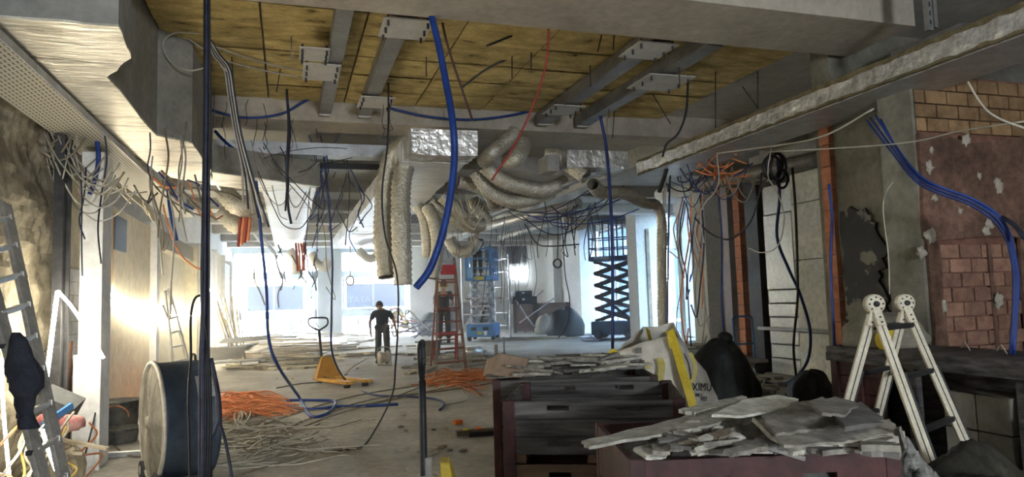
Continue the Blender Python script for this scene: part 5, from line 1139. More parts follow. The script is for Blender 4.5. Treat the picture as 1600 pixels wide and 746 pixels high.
mk('deck', MB().bar(P[0].lerp(P[2], .5) + Vector((0, 0, 1.55)), P[1].lerp(P[3], .5) + Vector((0, 0, 1.55)), 1.2, .06), M('deck_boards', (.20, .10, .08), (.30, .17, .13), 4, .8), sc_)
a0, a1 = at(726, 520, 26.8), at(752, 478, 26.8)
for s in (-.15, .15): mk('climbing_rail', MB().bar(a0 + RT*s, a1 + RT*s, .04), aluminium, sc_)
for k in range(7): mk('climbing_rung', MB().bar(a0.lerp(a1, k/6) - RT*.15, a0.lerp(a1, k/6) + RT*.15, .03), aluminium, sc_)
# far crates and bags
def crate(loc, rz, W_, Dp, H_, lab, grp, front_boards, mats, slots=True, open_top=True, post=.055, top_slot=None):
    """W_ along local x, Dp along local y (front at y=0)."""
    e = em('wooden_crate', loc, rz, lab, 'crate', grp); t = .028; nb = front_boards; bh = (H_ - .06)/nb
    def panel(x0, x1, y, z0, z1, m, ax, slot):
        g = MB(); zc = (z0+z1)/2; sl = .075; hh = .018; z0 += .003; z1 -= .003
        def B(a, b, c, d):
            (g.box(a, b, y, y+t, c, d) if ax == 0 else g.box(y, y+t, a, b, c, d))
        if slot:
            L = x1-x0; c1, c2 = x0 + L*.28, x0 + L*.72; zc += (z1-z0)*.12
            B(x0, x1, z0, zc-hh); B(x0, x1, zc+hh, z1); B(x0, c1-sl, zc-hh, zc+hh); B(c1+sl, c2-sl, zc-hh, zc+hh); B(c2+sl, x1, zc-hh, zc+hh)
        else: B(x0, x1, z0, z1)
        mk('board', g, m, e)
    for k in range(nb):
        z0 = .06 + k*bh; m = mats[min(k, len(mats)-1)]; s = slots and k in ((0, nb-1) if nb > 2 else (nb-1,))
        panel(post, W_-post, 0, z0, z0+bh, m, 0, s); panel(post, W_-post, Dp-t, z0, z0+bh, m, 0, s)
        panel(post, Dp-post, 0, z0, z0+bh, m, 1, False); panel(post, Dp-post, W_-t, z0, z0+bh, m, 1, False)
    for x in (0, W_-post):
        for y in (0, Dp-post): mk('corner_post', MB().box(x-.004, x+post+.004, y-.004, y+post+.004, 0, H_+.003), woodr, e, bevel=.004)
    mk('bottom', MB().box(.03, W_-.03, .03, Dp-.03, .06, .085), woodd, e)
    for x in (.1, W_/2, W_-.1): mk('skid', MB().box(x-.045, x+.045, .02, Dp-.02, 0, .06), woodb, e)
    return e
for i, (a, b, lab) in enumerate(((803, 517, 'far brown crate with red corner, left one under the white wall'), (838, 517, 'far brown crate with red corner, right one under the white wall'))):
    p = gz(a, b+4); crate((p.x, p.y, 0), -YAW-.05, 1.0 if i == 0 else 1.45, 1.0, 1.28, lab, 'far brown crates', 3, [M('far_brown_wood', (.18, .12, .10), (.27, .19, .16), 4, .8, rnd=.15)], False, post=.14)
def bin_bag(loc, s, lab, seed, grp=None, tuft=True, mat=None, name='bin_bag'):
    e = em(name, loc, 0, lab, 'bag', grp); g = MB(); g.smooth = True; n, m = 40, 22
    prof = ((0, .55), (0, .92), (.10, 1.0), (.3, 1.04), (.5, .98), (.68, .84), (.82, .70), (.92, .54), (.98, .32), (1.0, .02))
    for i in range(m+1):
        t = i/m*(len(prof)-1); k = min(int(t), len(prof)-2); f = t-k; z = prof[k][0]*(1-f) + prof[k+1][0]*f; r = prof[k][1]*(1-f) + prof[k+1][1]*f
        for j in range(n):
            a = 2*math.pi*j/n; v = Vector((math.cos(a), math.sin(a), z*2))
            rr_ = r*(1 + .16*noise.noise(v*1.2 + Vector((seed, 0, 0))) + (.06 + .10*z)*noise.noise(Vector((math.cos(a)*4, math.sin(a)*4, z*1.5 + seed))) + .03*noise.noise(v*7))
            g.v.append(Vector((v.x*rr_*s[0] + .18*s[0]*z*math.sin(seed), v.y*rr_*s[1], s[2]*(z*(1 + .14*noise.noise(Vector((v.x, v.y, seed))))))))
    for i in range(m):
        for j in range(n): g.f.append((i*n+j, i*n+(j+1) % n, (i+1)*n+(j+1) % n, (i+1)*n+j))
    mk('sack', g, mat or bagk, e)
    if tuft: mk('tied_neck', MB().ball((0, 0, 0), 1, 16, 10, (.12, .10, .08), lambda q: 1 + .6*noise.noise(q*3 + Vector((seed, 0, 0)))).xf(Matrix.Translation((s[0]*.3, 0, s[2]*1.0)) @ Matrix.Scale(max(s)*.9, 4)), mat or bagk, e)
    return e
p = gz(884, 526); bin_bag((p.x, p.y, 0), (.72, .6, 1.1), 'large black bin bag under the far white wall', 3, None, False)
p = gz(862, 522); bin_bag((p.x-.2, p.y, 0), (.5, .5, .8), 'brown paper sack beside the far black bin bag', 6, None, False, M('brown_sack', (.22, .20, .16), (.32, .30, .25), 5, .9, bump=.5), 'paper_sack')
p = gz(672, 524); bin_bag((p.x, p.y, 0), (.55, .5, 1.0), 'grey green rubble sack behind the worker with ear muffs', 9, None, False, M('grey_green_sack', (.12, .14, .14), (.20, .22, .21), 5, .8, bump=.5), 'rubble_sack')
for i in range(26):
    p = gz(rq.uniform(640, 690), rq.uniform(498, 512)); a = rq.uniform(0, 3.1); d = Vector((math.cos(a), .4*math.sin(a), rq.uniform(-.4, .6)))*rq.uniform(.4, .9)
    p = at(rq.uniform(642, 688), 500, rq.uniform(29, 31)); p.z = rq.uniform(.15, .8)
    mk('scrap_bar', MB().bar(p-d, p+d, .06, .05), galv_d if i % 2 else blue_d, None, 'metal scrap bar in the far heap left of the worker with ear muffs', 'scrap', 'far metal scrap heap')
for i in range(22):
    p = at(rq.uniform(795, 870), 520, rq.uniform(25.5, 27)); p.z = .04; a = rq.uniform(-.4, .4); d = RT*math.cos(a)*rq.uniform(.3, .9) + FH*math.sin(a)*.4
    mk('floor_board', MB().bar(p-d, p+d, .16, .04), plank_m, None, 'loose board on the floor before the far crates', 'board', 'boards before the far crates')
mk('floor_board', MB().bar(gz(885, 523, .04), gz(930, 522, .04), .25, .06), plank_m, None, 'pale plank lying before the large far bin bag', 'board')
for i, (a, b, c, d) in enumerate(((812, 505, 872, 462), (822, 495, 836, 512), (806, 470, 830, 505))):
    mk('leaning_tube', MB().tube([at(a, b, 24), at(c, d, 25)], .025, 8), aluminium, None, ('long thin tube slanting before the far crates', 'short tube before the far crates, right of the thin post', 'short tube crossing the long slanting tube')[i], 'tube')
bq = at(815, 466, 28)
for (x0, x1, z0, z1, lab) in ((-.45, .55, 0, .3, 'lower black tool box on the left far crate'), (-.35, .35, .301, .52, 'upper black tool box on the left far crate')):
    tb2 = em('tool_box', (bq.x, bq.y, 1.285 + z0), 0, lab, 'box'); mk('case', MB().box(x0, x1, -.3, .3, 0, z1-z0), blackp, tb2, bevel=.02); mk('latch', MB().box(-.08, .02, -.32, -.301, (z1-z0)*.5, (z1-z0)*.75), whiteb, tb2)
# things near the shop windows
vc = em('wet_vacuum', gz(425, 526), label='yellow wet vacuum standing before the left shop window', cat='vacuum'); vc.location.z = 0
mk('tank', MB().lathe([(.001, .1), (.3, .1), (.32, .5), (.3, .8), (.2, .82)], 20), M('grey_tank', (.12, .13, .12), (.2, .21, .2), 5, .6), vc)
mk('head', MB().lathe([(.3, .8), (.3, 1.0), (.22, 1.1), (.001, 1.12)], 20), yellow3, vc); mk('front_panel', MB().box(-.2, .2, -.36, -.28, .2, .75), yellow3, vc, bevel=.03)
mk('push_handle', MB().tube(spline([(-.25, .2, .5), (-.27, .25, 1.4), (0, .25, 1.65), (.27, .25, 1.4), (.25, .2, .5)], 5), .03, 8), steel_d, vc)
for s in (-1, 1): mk('wheel', MB().lathe([(.001, -.05), (.14, -.05), (.14, .05), (.001, .05)], 16, Matrix.Translation((s*.3, .1, .14)) @ rotm((1, 0, 0))), rubber, vc)
wbk = em('round_fan', gz(460, 524), label='small dark round fan on a tube frame before the left shop window', cat='fan'); wbk.location.z = 0
mk('drum', MB().lathe([(.38, -.15), (.42, -.15), (.42, .15), (.38, .15)], 28, Matrix.Translation((0, 0, .55)) @ rotm((.3, -1, 0))), steel_d, wbk)
for k in range(6):
    a = k*math.pi/3; mk('blade', MB().bar(Vector((0, 0, .55)), Vector((.38*math.cos(a), .05, .55 + .38*math.sin(a))), .16, .02, up=(0, 1, 0)), blue_d, wbk)
mk('frame', MB().tube(spline([(-.5, 0, .02), (-.5, .1, 1.4), (-.35, .1, 1.6), (.35, .1, 1.6), (.5, .1, 1.4), (.5, 0, .02)], 4), .03, 8), redm, wbk)
for a, h in ((492, 1.5), (483, 1.3)):
    p = gz(a, 522)
    for k in range(4): mk('white_pipe', MB().tube([(p.x-.15+.1*k, p.y, 0), (p.x-.15+.1*k, p.y+.05, h - .06*k)], .048, 10), whiteb, None, 'white pipe standing upright beside the window column', 'pipe', 'white pipes by the window column')
for i, (a, b, w, h, m, lab) in enumerate(((520, 519, .9, .7, M('grey_bin', (.14, .16, .17), (.2, .22, .23), 3, .7), 'grey box at the foot of the window column'), (577, 514, 1.0, 1.25, M('blue_grey_case', (.14, .24, .36), (.2, .3, .44), 3, .6), 'blue grey machine case left of the stooping worker'), (556, 512, 1.4, .5, steel_d, 'dark flat machine below the right shop window'), (545, 512, .5, .9, steel_d, 'dark upright machine below the right shop window'))):
    p = gz(a, b); e = em('machine_case', (p.x, p.y, 0), -YAW, lab, 'machine')
    mk('body', MB().box(-w/2, w/2, -.3, .3, .06, h), m, e, bevel=.04)
    for s in (-1, 1): mk('foot', MB().box(s*w*.35-.06, s*w*.35+.06, -.25, .25, 0, .06), rubber, e)
    mk('top_grip', MB().tube(spline([(-w*.25, 0, h), (-w*.2, 0, h+.1), (w*.2, 0, h+.1), (w*.25, 0, h)], 3), .025, 6), steel_d, e)
for i in range(14):
    p = at(rq.uniform(605, 640), 505, rq.uniform(30, 32)); p.z = rq.uniform(.1, .9); pts = [p + Vector((rq.uniform(-.5, .5), rq.uniform(-.3, .3), rq.uniform(-.3, .4))) for _ in range(5)]
    pts = [Vector((q.x, q.y, max(.03, q.z))) for q in pts]
    cable(pts, .03, rq.choice((yellow3, grey_c, redbr, white_c)), 'coiled hose in the far heap right of the stooping worker', 'far coiled hoses', name='hose', cat='hose')
# hand truck with blue frame at the brick edge
ht = em('hand_truck', gz(1166, 584, 0), -YAW + .25, 'blue tube hand truck standing by the terracotta brick edge', 'hand truck')
mk('frame', MB().tube(spline([(-.18, 0, .1), (-.2, .02, .9), (-.16, .02, 1.05), (.16, .02, 1.05), (.2, .02, .9), (.2, 0, .1)], 4), .022, 8), M('blue_frame', (.05, .14, .32), (.08, .2, .42), 5, .5), ht)
mk('cross_bar', MB().tube([(-.19, .01, .55), (.19, .01, .55)], .018, 8), MATS['blue_frame'], ht)
mk('deck', MB().box(-.55, .25, -.35, .2, .22, .28), alu_dusty, ht)
for s in (-.45, .18): mk('wheel', MB().lathe([(.001, -.04), (.11, -.04), (.11, .04), (.001, .04)], 16, Matrix.Translation((s, -.2, .11)) @ rotm((0, 1, 0))), rubber, ht)
# ================================================================== FOREGROUND CRATES
HC = .84
def rzof(u): return math.atan2(u.y, u.x)
a_ = gz(786, 628, HC); b_ = gz(1070, 625, HC); uA = (b_-a_).normalized()
crate((a_.x, a_.y, 0), rzof(uA), (b_-a_).length, 1.06, .415, 'raw brown crate at the bottom front edge, under the empty black crate', 'crates in the foreground', 2, [woodb], True, post=.075)
crate((a_.x, a_.y, .42), rzof(uA), (b_-a_).length, 1.06, .42, 'empty black stained crate with handle slots stacked on the raw brown crate', 'crates in the foreground', 3, [woodd], True, post=.075)
c_ = gz(771, 596, HC); uC = RT
WC = 1.42
crate((c_.x, c_.y+.02, 0), rzof(uC), WC, 1.05, HC, 'dark crate heaped with grey plaster rubble behind the empty crate', 'crates in the foreground', 4, [woodd], True, post=.06)
d_ = gz(985, 721, HC); e_ = gz(1405, 704, HC); uD = (e_-d_).normalized()
crate((d_.x, d_.y, 0), rzof(uD), (e_-d_).length, .92, HC, 'oxblood red crate heaped with broken plasterboard at the front right', 'crates in the foreground', 3, [woodr], True, post=.06)
# ---- rubble heap in crate C
rq = random.Random(31)
FM_C = Matrix.Translation((c_.x, c_.y, 0)) @ Matrix.Rotation(rzof(uC), 4, 'Z')
core = MB(); nx, ny = 22, 14
def heapmesh(Wd, Dd, z0, hgt, seed, fm):
    g = MB()
    for j in range(ny+1):
        for i in range(nx+1):
            u, v = i/nx, j/ny; ed = min(1, 5*min(u, 1-u))*min(1, 5*min(v, 1-v))
            g.v.append(fm @ Vector((.05 + (Wd-.1)*u, .05 + (Dd-.1)*v, z0 + ed*hgt*(.55 + .5*noise.noise(Vector((u*5, v*5, seed)))))))
    for j in range(ny):
        for i in range(nx): k = j*(nx+1)+i; g.f.append((k, k+1, k+nx+2, k+nx+1))
    return g
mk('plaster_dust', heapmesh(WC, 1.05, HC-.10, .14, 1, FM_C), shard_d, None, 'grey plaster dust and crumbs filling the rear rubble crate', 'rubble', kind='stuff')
for i in range(34):
    u, v = rq.uniform(.08, .92), rq.uniform(.06, .9); hgt = .05 + .12*(1-abs(2*u-1)**3)*(1-abs(2*v-1)**2)
    p = FM_C @ Vector((WC*u, 1.05*v, HC - .01 + hgt*rq.uniform(.1, 1)))
    shard('plaster_slab', p, rq.uniform(.22, .62), rq.uniform(.10, .30), rq.uniform(.012, .03), -YAW + rq.gauss(0, .35), rq.gauss(-.08, .14), rq.choice((shard_m, shard_m, shard_d, shard_w)), 'grey broken plaster slab on the rear rubble crate', 'plaster slabs on the rear crate', 200+i, axis=rq.choice((0, 1)), cat='rubble', amp=.12, k=4)
shard('plaster_slab', FM_C @ Vector((.35, .12, HC+.08)), .55, .22, .02, -YAW+.45, .18, shard_m, 'longest pale plaster slab at the left of the rear rubble crate', 'plaster slabs on the rear crate', 301, axis=1, cat='rubble', amp=.1, k=4)
bx2 = em('carton', at(783, 574, 6.9), -YAW-.5, 'crushed brown carton at the left end of the rear rubble crate', 'carton')
mk('side', MB().add([(-.16, 0, 0), (.14, 0, 0), (.20, .02, .16), (-.10, .05, .2), (-.16, .03, 0), (.14, .03, 0), (.20, .05, .16), (-.10, .08, .2)], [(0, 1, 2, 3), (7, 6, 5, 4), (0, 4, 5, 1), (1, 5, 6, 2), (2, 6, 7, 3), (3, 7, 4, 0)]), M('brown_carton', (.24, .18, .14), (.34, .26, .2), 5, .9), bx2)
mk('flap', MB().add([(-.16, 0, 0), (-.10, .05, .2), (-.28, .12, .13), (-.3, .08, .0)], [(0, 1, 2, 3)]), MATS['brown_carton'], bx2)
bx2.location = FM_C @ Vector((.12, .10, HC+.02))
# ---- plasterboard heap in crate D
WD = (e_-d_).length
FM_D = Matrix.Translation((d_.x, d_.y, 0)) @ Matrix.Rotation(rzof(uD), 4, 'Z')
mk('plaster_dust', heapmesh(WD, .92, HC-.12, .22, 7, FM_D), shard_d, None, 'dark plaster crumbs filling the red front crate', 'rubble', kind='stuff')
def big(pxs, D_or_z, t, mat, lab, seed, amp=.02, k=4, slope=(0, 0)):
    """board given by its outline seen from the camera, laid on a tilted plane z = z0 + slope.(x,y) through real space"""
    z0, ref = D_or_z; poly = []
    n = Vector((-slope[0], -slope[1], 1))
    P0 = gz(ref[0], ref[1], z0)
    pts = []
    for (a, b) in pxs:
        d = ray(a, b); tt = (P0 - CAM0).dot(n)/d.dot(n); pts.append(CAM0 + d*tt)
    c = sum(pts, Vector())/len(pts); nn = n.normalized(); ux = (RT - nn*RT.dot(nn)).normalized(); uy = nn.cross(ux)
    pl = [((p-c).dot(ux), (p-c).dot(uy)) for p in pts]
    g = MB().prism(jag(pl, amp, random.Random(seed), k), -t, 0)
    m = Matrix((ux, uy, nn)).transposed().to_4x4(); m.translation = c
    g.xf(m)
    return mk('plasterboard', g, mat, None, lab, 'board', 'plasterboards on the red front crate')
S1_ = (.10, .12)
big([(908, 690), (1000, 668), (1090, 645), (1150, 632), (1170, 642), (1120, 662), (1050, 676), (985, 686), (920, 698)], (.93, (1040, 668)), .014, shard_w, 'long pale pointed plasterboard jutting left over the red front crate', 1, .015, 5, (.06, .02))
big([(1060, 640), (1095, 632), (1160, 618), (1168, 622), (1160, 627), (1085, 645)], (1.03, (1110, 632)), .018, shard_w, 'narrow pale board strip on top at the back of the red front crate', 2, .008, 4, (.08, .1))
big([(1112, 648), (1160, 625), (1215, 617), (1248, 624), (1230, 636), (1185, 645), (1150, 650)], (1.03, (1180, 635)), .012, shard_w, 'pale rounded plasterboard on the top of the red front crate', 3, .008, 4, (-.02, .14))
big([(1190, 650), (1240, 632), (1285, 620), (1330, 640), (1312, 665), (1260, 672), (1212, 678)], (1.0, (1250, 650)), .013, shard_m, 'grey plasterboard sloping on the middle of the red front crate', 4, .012, 4, (-.02, .20))
big([(1205, 668), (1290, 663), (1390, 655), (1408, 672), (1350, 688), (1265, 694), (1225, 696)], (.95, (1300, 675)), .012, shard_m, 'large grey plasterboard flap at the right of the red front crate', 5, .012, 4, (-.04, .16))
big([(1176, 652), (1196, 648), (1232, 690), (1258, 704), (1240, 706), (1215, 690)], (.94, (1215, 680)), .02, shard_w, 'pale board edge hanging over the front of the red crate', 6, .008, 3, (-.1, .3))
big([(1300, 640), (1345, 628), (1376, 650), (1385, 660), (1320, 668)], (.97, (1340, 650)), .02, shard_d, 'dark plasterboard at the back right of the red front crate', 7, .012, 4, (-.2, .1))
big([(1265, 628), (1305, 612+8), (1342, 630), (1322, 648), (1285, 645)], (1.05, (1300, 632)), .012, shard_m, 'grey board at the back middle of the red front crate', 8, .012, 4, (-.2, .12))
big([(1060, 692), (1110, 676), (1140, 668), (1146, 676), (1095, 694)], (.93, (1100, 684)), .02, M('brown_board', (.16, .125, .09), (.25, .20, .15), 5, .9, bump=.3), 'brown board strip in the middle left of the red front crate', 9, .008, 4, (.1, .25))
big([(990, 700), (1012, 694), (1044, 708), (1036, 716), (1010, 714)], (.86, (1018, 706)), .015, shard_w, 'curled white flake inside the left corner of the red front crate', 10, .008, 3, (-.2, .2))
big([(1400, 668), (1408, 666), (1418, 700), (1412, 708)], (.9, (1408, 686)), .015, shard_m, 'upright board edge at the right corner of the red front crate', 11, .004, 3, (-1.2, .2))
rq = random.Random(77)
for i in range(64):
    px, py = rq.uniform(1030, 1385), rq.uniform(676, 706); q = gz(px, py, .88 + .04*rq.random())
    shard('plaster_piece', q, rq.uniform(.06, .24), rq.uniform(.04, .10), rq.uniform(.012, .03), -YAW + rq.gauss(0, .4), rq.gauss(0, .25), rq.choice((shard_w, shard_m, shard_d)), 'small broken plaster piece along the front of the red crate heap', 'plaster pieces on the red front crate', 400+i, axis=rq.choice((0, 1)), cat='rubble', amp=.15, k=3)
for i in range(16):
    px, py = rq.uniform(1085, 1180), rq.uniform(660, 690); q = gz(px, py, .92)
    mk('plaster_lump', MB().ball((0, 0, 0), rq.uniform(.02, .045), 8, 6, (1.4, 1, .7), lambda v: 1 + .4*noise.noise(v*3 + Vector((i, 0, 0)))).xf(Matrix.Translation(q)), shard_w, None, 'white plaster lump in the red crate heap', 'rubble', 'plaster lumps on the red front crate')

# ================================================================== WHITE WOVEN SACK, BLACK BAG
DS = 7.7
wc = at(1040, 600, DS); sk = em('big_sack', (wc.x, wc.y, 0), -YAW, 'large white woven sack with yellow straps behind the empty crate', 'sack')
def sk_pt(a, b, D): 
    p = at(a, b, D); return Matrix.Rotation(YAW, 3, 'Z') @ (p - Vector((wc.x, wc.y, 0)))
# outline rings from bottom to top: left front, front corner, right, back right, back, back left
bot = [(946, 690, 7.5), (1085, 690, 7.2), (1135, 680, 8.0), (1120, 668, 8.7), (1000, 672, 8.9)]
mid = [(952, 615, 7.5), (1078, 612, 7.25), (1112, 612, 7.9), (1090, 600, 8.6), (1000, 600, 8.8)]
tp_ = [(963, 548, 7.6), (1046, 524, 7.4), (1062, 528, 7.7), (1052, 506, 8.4), (1005, 512, 8.5)]
rings = [[sk_pt(*q) for q in r] for r in (bot, mid, tp_)]
for v in rings[0]: v.z = .0
N_ = 12; HR = 16; sack = MB(); sack.smooth = True
def ringpt(r, s):
    n = len(r); s = s*n; i = int(s) % n; t = s - int(s); return r[i].lerp(r[(i+1) % n], t)
NS = 60
for j in range(HR+1):
    t = j/HR
    for k in range(NS):
        s = k/NS; a, m_, b = ringpt(rings[0], s), ringpt(rings[1], s), ringpt(rings[2], s)
        p = a.lerp(m_, t*2) if t < .5 else m_.lerp(b, t*2-1)
        c = sum(rings[1], Vector())/5; o_ = Vector((p.x-c.x, p.y-c.y, 0)).normalized()
        p = p + o_*(.05*math.sin(t*math.pi) + .035*noise.noise(Vector((p.x*4, p.y*4, p.z*3))) + .02*noise.noise(Vector((p.x*11, p.y*11, p.z*7)))) 
        if j == HR: p.z += .03*noise.noise(Vector((p.x*6, p.y*6, 1)))
        sack.v.append(p)
for j in range(HR):
    for k in range(NS): sack.f.append((j*NS+k, j*NS+(k+1) % NS, (j+1)*NS+(k+1) % NS, (j+1)*NS+k))
so = mk('sack_body', sack, bagw, sk); sd_ = so.modifiers.new('thickness', 'SOLIDIFY'); sd_.thickness = .008
mk('rubble_fill', MB().ball((0, 0, 0), 1, 18, 8, (.42, .42, .10), lambda q: 1 + .25*noise.noise(q*4)).xf(Matrix.Translation(sk_pt(1015, 545, 8.0) - Vector((0, 0, .12)))), shard_d, sk)
def strap(l, w, mat=yellow3, name='strap'):
    g = MB(); pts = spline([sk_pt(*q) for q in l], 5); vs = []
    for i, p in enumerate(pts):
        d = (pts[min(i+1, len(pts)-1)] - pts[max(i-1, 0)]).normalized(); sdv = d.cross(Vector((0, 1, 0))).normalized()*w/2
        vs += [p - sdv, p + sdv, p + sdv - Vector((0, .008, 0)), p - sdv - Vector((0, .008, 0))]
    fs = []
    for i in range(len(pts)-1):
        for k in range(4): fs.append((4*i+k, 4*i+(k+1) % 4, 4*i+4+(k+1) % 4, 4*i+4+k))
    return mk(name, g.add(vs, fs), mat, sk)
strap([(1046, 517, 7.34), (1056, 545, 7.24), (1066, 580, 7.12), (1076, 612, 7.05), (1088, 655, 7.0)], .085)
strap([(1053, 517, 7.33), (1046, 524, 7.30), (1050, 545, 7.26)], .05)
strap([(1012, 514, 8.3), (1014, 524, 8.0), (1016, 534, 7.7)], .06)
strap([(951, 566, 7.40), (952, 553, 7.40), (960, 548, 7.42), (972, 562, 7.38), (990, 582, 7.3), (1012, 604, 7.2)], .035)
strap([(1030, 560, 7.30), (1034, 575, 7.27), (1030, 600, 7.22)], .07, M('faded_yellow_print', (.55, .46, .10), (.66, .58, .25), 9, .8), 'yellow_print')
strap([(1011, 566, 7.36), (1012, 577, 7.34)], .05, MATS['faded_yellow_print'], 'yellow_print')
strap([(1078, 552, 7.36), (1086, 570, 7.33), (1084, 590, 7.30), (1077, 602, 7.27)], .04, MATS['faded_yellow_print'], 'yellow_print')
pt_ = sk_pt(1097, 606, 7.30)
text('sack_lettering', 'XIMU', .115, blackp, sk, pt_, (math.pi/2, .10, .55))
pt_ = sk_pt(1092, 618, 7.28); text('sack_lettering', 'NO', .055, blackp, sk, pt_, (math.pi/2, .10, .55)); pt_ = sk_pt(1100, 624, 7.30); text('sack_lettering', '102', .06, blackp, sk, pt_, (math.pi/2, .1, .55))
pt_ = sk_pt(998, 548, 7.42); mk('black_mark', MB().box(-.03, .03, -.01, 0, -.03, .03).xf(Matrix.Translation(pt_)), M('grey_print', (.2, .2, .19), (.3, .3, .28), 9, .8), sk)
p = at(1122, 600, 8.6); bin_bag((p.x, p.y, 0), (.40, .36, .98), 'black bin bag standing right of the white sack', 2)
bpos = bpy.data.objects['bin_bag.001'] if 'bin_bag.001' in bpy.data.objects else None
p = at(1152, 600, 9.5); bin_bag((p.x, p.y, 0), (.30, .3, .66), 'second black bin bag leaning behind the first, right of the white sack', 5, None, False)
p = gz(1265, 632); bin_bag((p.x, p.y, 0), (.30, .28, .45), 'low black bin bag left of the dark red bench', 8, None, False)

# ================================================================== LONG BENCH OF CRATES ALONG THE RIGHT WALL
bn = em('crate_bench', (4.5, 0, 0), label='long dark bench of red crate parts along the brick pier', cat='bench')
mk('top_board', MB().box(-.05, .62, 2.3, 5.06, 1.00, 1.05), woodd, bn); mk('front_rail', MB().box(-.06, -.02, 2.3, 5.06, .93, 1.0), woodd, bn)
z = .02
for k in range(7): mk('red_board', MB().box(0, .03, 4.52, 5.0, z, z+.125), woodr, bn); z += .132
for y in (4.50, 4.72, 4.98): mk('red_post', MB().box(-.025, 0, y, y+.07, 0, .93), woodr, bn)
z = .02
for k in range(7): mk('end_board', MB().box(.03, .58, 5.0, 5.03, z, z+.125), woodr, bn); z += .132
mk('back_board', MB().box(.56, .6, 2.3, 5.0, 0, .99), woodd, bn)
for y in (2.35, 3.35, 4.2): mk('dark_post', MB().box(-.02, .05, y, y+.07, 0, .93), woodd, bn)
for i in range(3):
    for j in range(3):
        b_k = em('concrete_block', (4.62, 3.72 + .0*j + .26*(j % 2) - .14, .26*i), label=('bottom', 'middle', 'top')[i] + ' grey block of the ' + ('nearer', 'farther')[j % 2] + ' stack under the bench behind the ladder', cat='block', group='blocks under the bench') if j < 2 else None
        if b_k is not None: mk('body', MB().box(0, .3, 0, .25, 0, .25), blockp, b_k, bevel=.008)
for i in range(3):
    b_k = em('concrete_block', (4.64, 2.95, .26*i), label=('bottom', 'middle', 'top')[i] + ' grey block of the stack right of the wrapped bag under the bench', cat='block', group='blocks right of the wrapped bag'); mk('body', MB().box(0, .3, 0, .25, 0, .25), blockp, b_k, bevel=.008)
bin_bag((4.72, 3.38, 0), (.17, .20, .88), 'shiny black wrapped bag under the bench between the block stacks', 12, None, False, M('shiny_black_wrap', (.008, .008, .009), (.05, .05, .052), 9, .22, bump=1.0, bscale=12, spec=.7), 'wrapped_bag')
bin_bag((4.75, 4.75, 1.05), (.28, .34, .28), 'pale cloth sack lying on the bench behind the ladder', 14, None, False, M('pale_sack', (.20, .19, .15), (.32, .30, .24), 5, .9, bump=.4), 'cloth_sack')
yb = em('yellow_cloth', (4.55, 4.50, 1.05), label='crumpled yellow cloth on the bench behind the ladder', cat='cloth')
mk('cloth', MB().ball((0, 0, .07), 1, 14, 10, (.08, .10, .10), lambda q: 1 + .5*noise.noise(q*3)), yellow3, yb)
for i in range(5):
    p = Vector((4.6 + .06*i, 2.7 + .33*i, 1.055)); pts = [p, p + Vector((.0, .04, .06)), p + Vector((.02, .09, .015))]
    cable(pts, .004, white_c, 'tiny curl of white wire on the bench top', 'wire curls on the bench')

# ================================================================== COMBINATION LADDER
cl = em('combination_ladder', (0, 0, 0), label='cream folding combination ladder with round hinges standing before the bench', cat='ladder')
Dl = 4.75
h1 = at(1366, 480, Dl); h2 = at(1414, 478, Dl+.45)
zt = (h1.z+h2.z)/2
def leg_to(h, a, b, D): 
    p = at(a, b, D); d = (p-h); return h + d*((h.z - .0)/(h.z - p.z))
L1 = leg_to(h1, 1322, 640, Dl+.10); L2 = leg_to(h2, 1372, 645, Dl+.60)
R1 = leg_to(h1, 1434, 670, Dl-.28); R2 = leg_to(h2, 1497, 668, Dl+.15)
for h, f in ((h1, L1), (h2, L2), (h1, R1), (h2, R2)):
    d = (f-h).normalized(); kx = h + d*.055; kn = h.lerp(f, .48) + (f-h).cross(FH).normalized()*0
    r = mk('rail', MB().bar(kx, f, .062, .028, up=FH), ladder_w, cl, bevel=.004)
    mk('rail_groove', MB().bar(kx + d*.05 - FH*.0155, f - d*.02 - FH*.0155, .006, .003, up=FH), steel_d, r)
    mk('inner_rail', MB().bar(h.lerp(f, .30) + RT*.035 + FH*.01, f + RT*.035 + FH*.01, .03, .028, up=FH), steel_d, cl)
    mk('hinge_arm', MB().bar(h + d*.02 - FH*.02, h + d*.13 - FH*.02, .055, .012, up=FH), ladder_w, cl, bevel=.004)
    for q in (.07, .105): 
        p = h + d*q - FH*.03; mk('rivet', MB().tube([p, p - FH*.006], .006, 8), steel_d, cl)
for h in (h1, h2):
    hm_ = Matrix.Translation(h + Vector((0, 0, .02))) @ rotm(-FH)
    hg = mk('hinge_disc', MB().lathe([(.001, .03), (.045, .03), (.064, .024), (.066, -.024), (.001, -.024)], 26, hm_), ladder_w, cl)
    mk('hinge_knob', MB().lathe([(.001, .044), (.018, .044), (.02, .03)], 14, hm_), steel_d, hg)
    for k in range(8):
        a = k*math.pi/4; p = hm_ @ Vector((.045*math.cos(a), .045*math.sin(a), .031)); mk('hinge_hole', MB().tube([p, p - FH*.003], .006, 8), steel_d, hg)
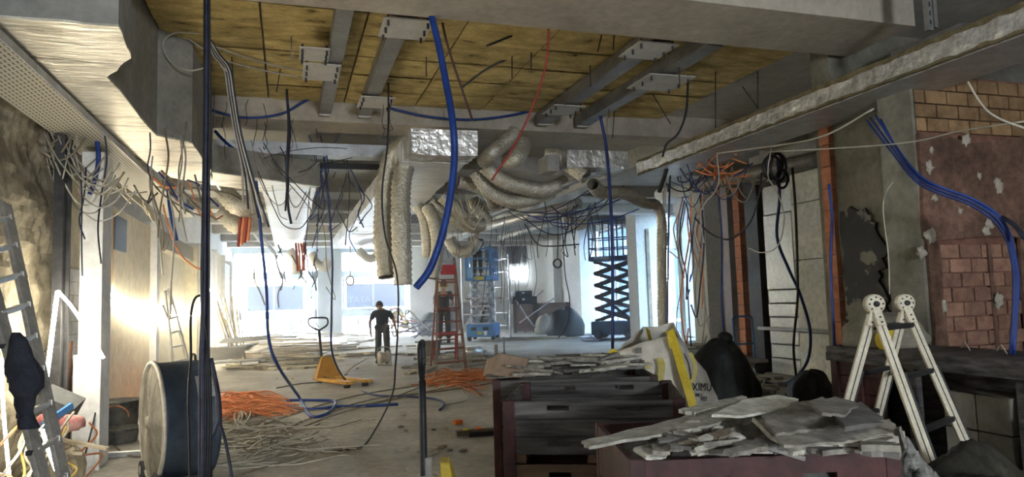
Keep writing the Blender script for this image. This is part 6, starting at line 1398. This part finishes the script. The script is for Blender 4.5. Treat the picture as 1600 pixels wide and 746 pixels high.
for k in range(4):
    t = .10 + k*.225
    g0 = MB().bar(h1.lerp(L1, t) + FH*.02, h2.lerp(L2, t) + FH*.02, .045, .035); mk('rung', g0, blackp, cl, bevel=.006)
    mk('rung', MB().bar(h1.lerp(R1, t) + FH*.02, h2.lerp(R2, t) + FH*.02, .045, .035), blackp, cl, bevel=.006)
for f in (L1, L2, R1, R2): mk('rubber_foot', MB().bar(f, f + Vector((0, 0, .05)), .08, .045), rubber, cl)

# ================================================================== PLASTIC SHEETING IN THE FRONT RIGHT CORNER
def mound(c, sx, sy, h, seed, fold):
    g = MB(); g.smooth = True; n = 46
    for j in range(n+1):
        for i in range(n+1):
            u, v = i/n*2-1, j/n*2-1; r = math.hypot(u, v); base = max(0, 1 - r**2.2)
            z = h*base**.7*(1 + .35*noise.noise(Vector((u*2, v*2, seed)))) + fold*base**.3*((.5 - abs(noise.noise(Vector((u*4 + v*3, v*2, seed+5)))))*1.2 - abs(noise.noise(Vector((u*9, v*9, seed))))*.8)
            g.v.append(Vector((c.x, c.y, 0)) + RT*u*sx + FH*v*sy + Vector((0, 0, max(0.004, z))))
    for j in range(n):
        for i in range(n): k = j*(n+1)+i; g.f.append((k, k+1, k+n+2, k+n+1))
    return g
p = at(1530, 740, 3.55); mk('tarpaulin', mound(p, .80, .7, .66, 4, .07), M('dusty_tarpaulin', (.014, .0135, .010), (.05, .047, .036), 4, .6, bump=.8, bscale=6), None, 'dusty dark tarpaulin heap in the front right corner', 'tarpaulin')
p = at(1440, 735, 3.35); mk('plastic_sheet', mound(p, .28, .36, .68, 9, .14), clearp, None, 'crumpled clear plastic sheet at the foot of the ladder in front', 'plastic sheet')
# ================================================================== HAZE ADDED FOR DUST AND WINDOW GLARE
hz = bpy.data.materials.new('glare_haze'); hz.use_nodes = True
_n = hz.node_tree.nodes; _l = hz.node_tree.links; _n.remove(_n['Principled BSDF'])
_v = _n.new('ShaderNodeVolumeScatter'); _v.inputs['Color'].default_value = (.93, .97, 1, 1); _v.inputs['Density'].default_value = .021; _v.inputs['Anisotropy'].default_value = .35
_l.new(_v.outputs[0], _n['Material Output'].inputs['Volume'])
mk('glare_haze', MB().box(-2.54, 11.99, 9.0, 35.18, .002, 4.44), hz, None, 'thin bright haze standing in for window glare and dust in the far half of the hall', 'haze', kind='stuff')
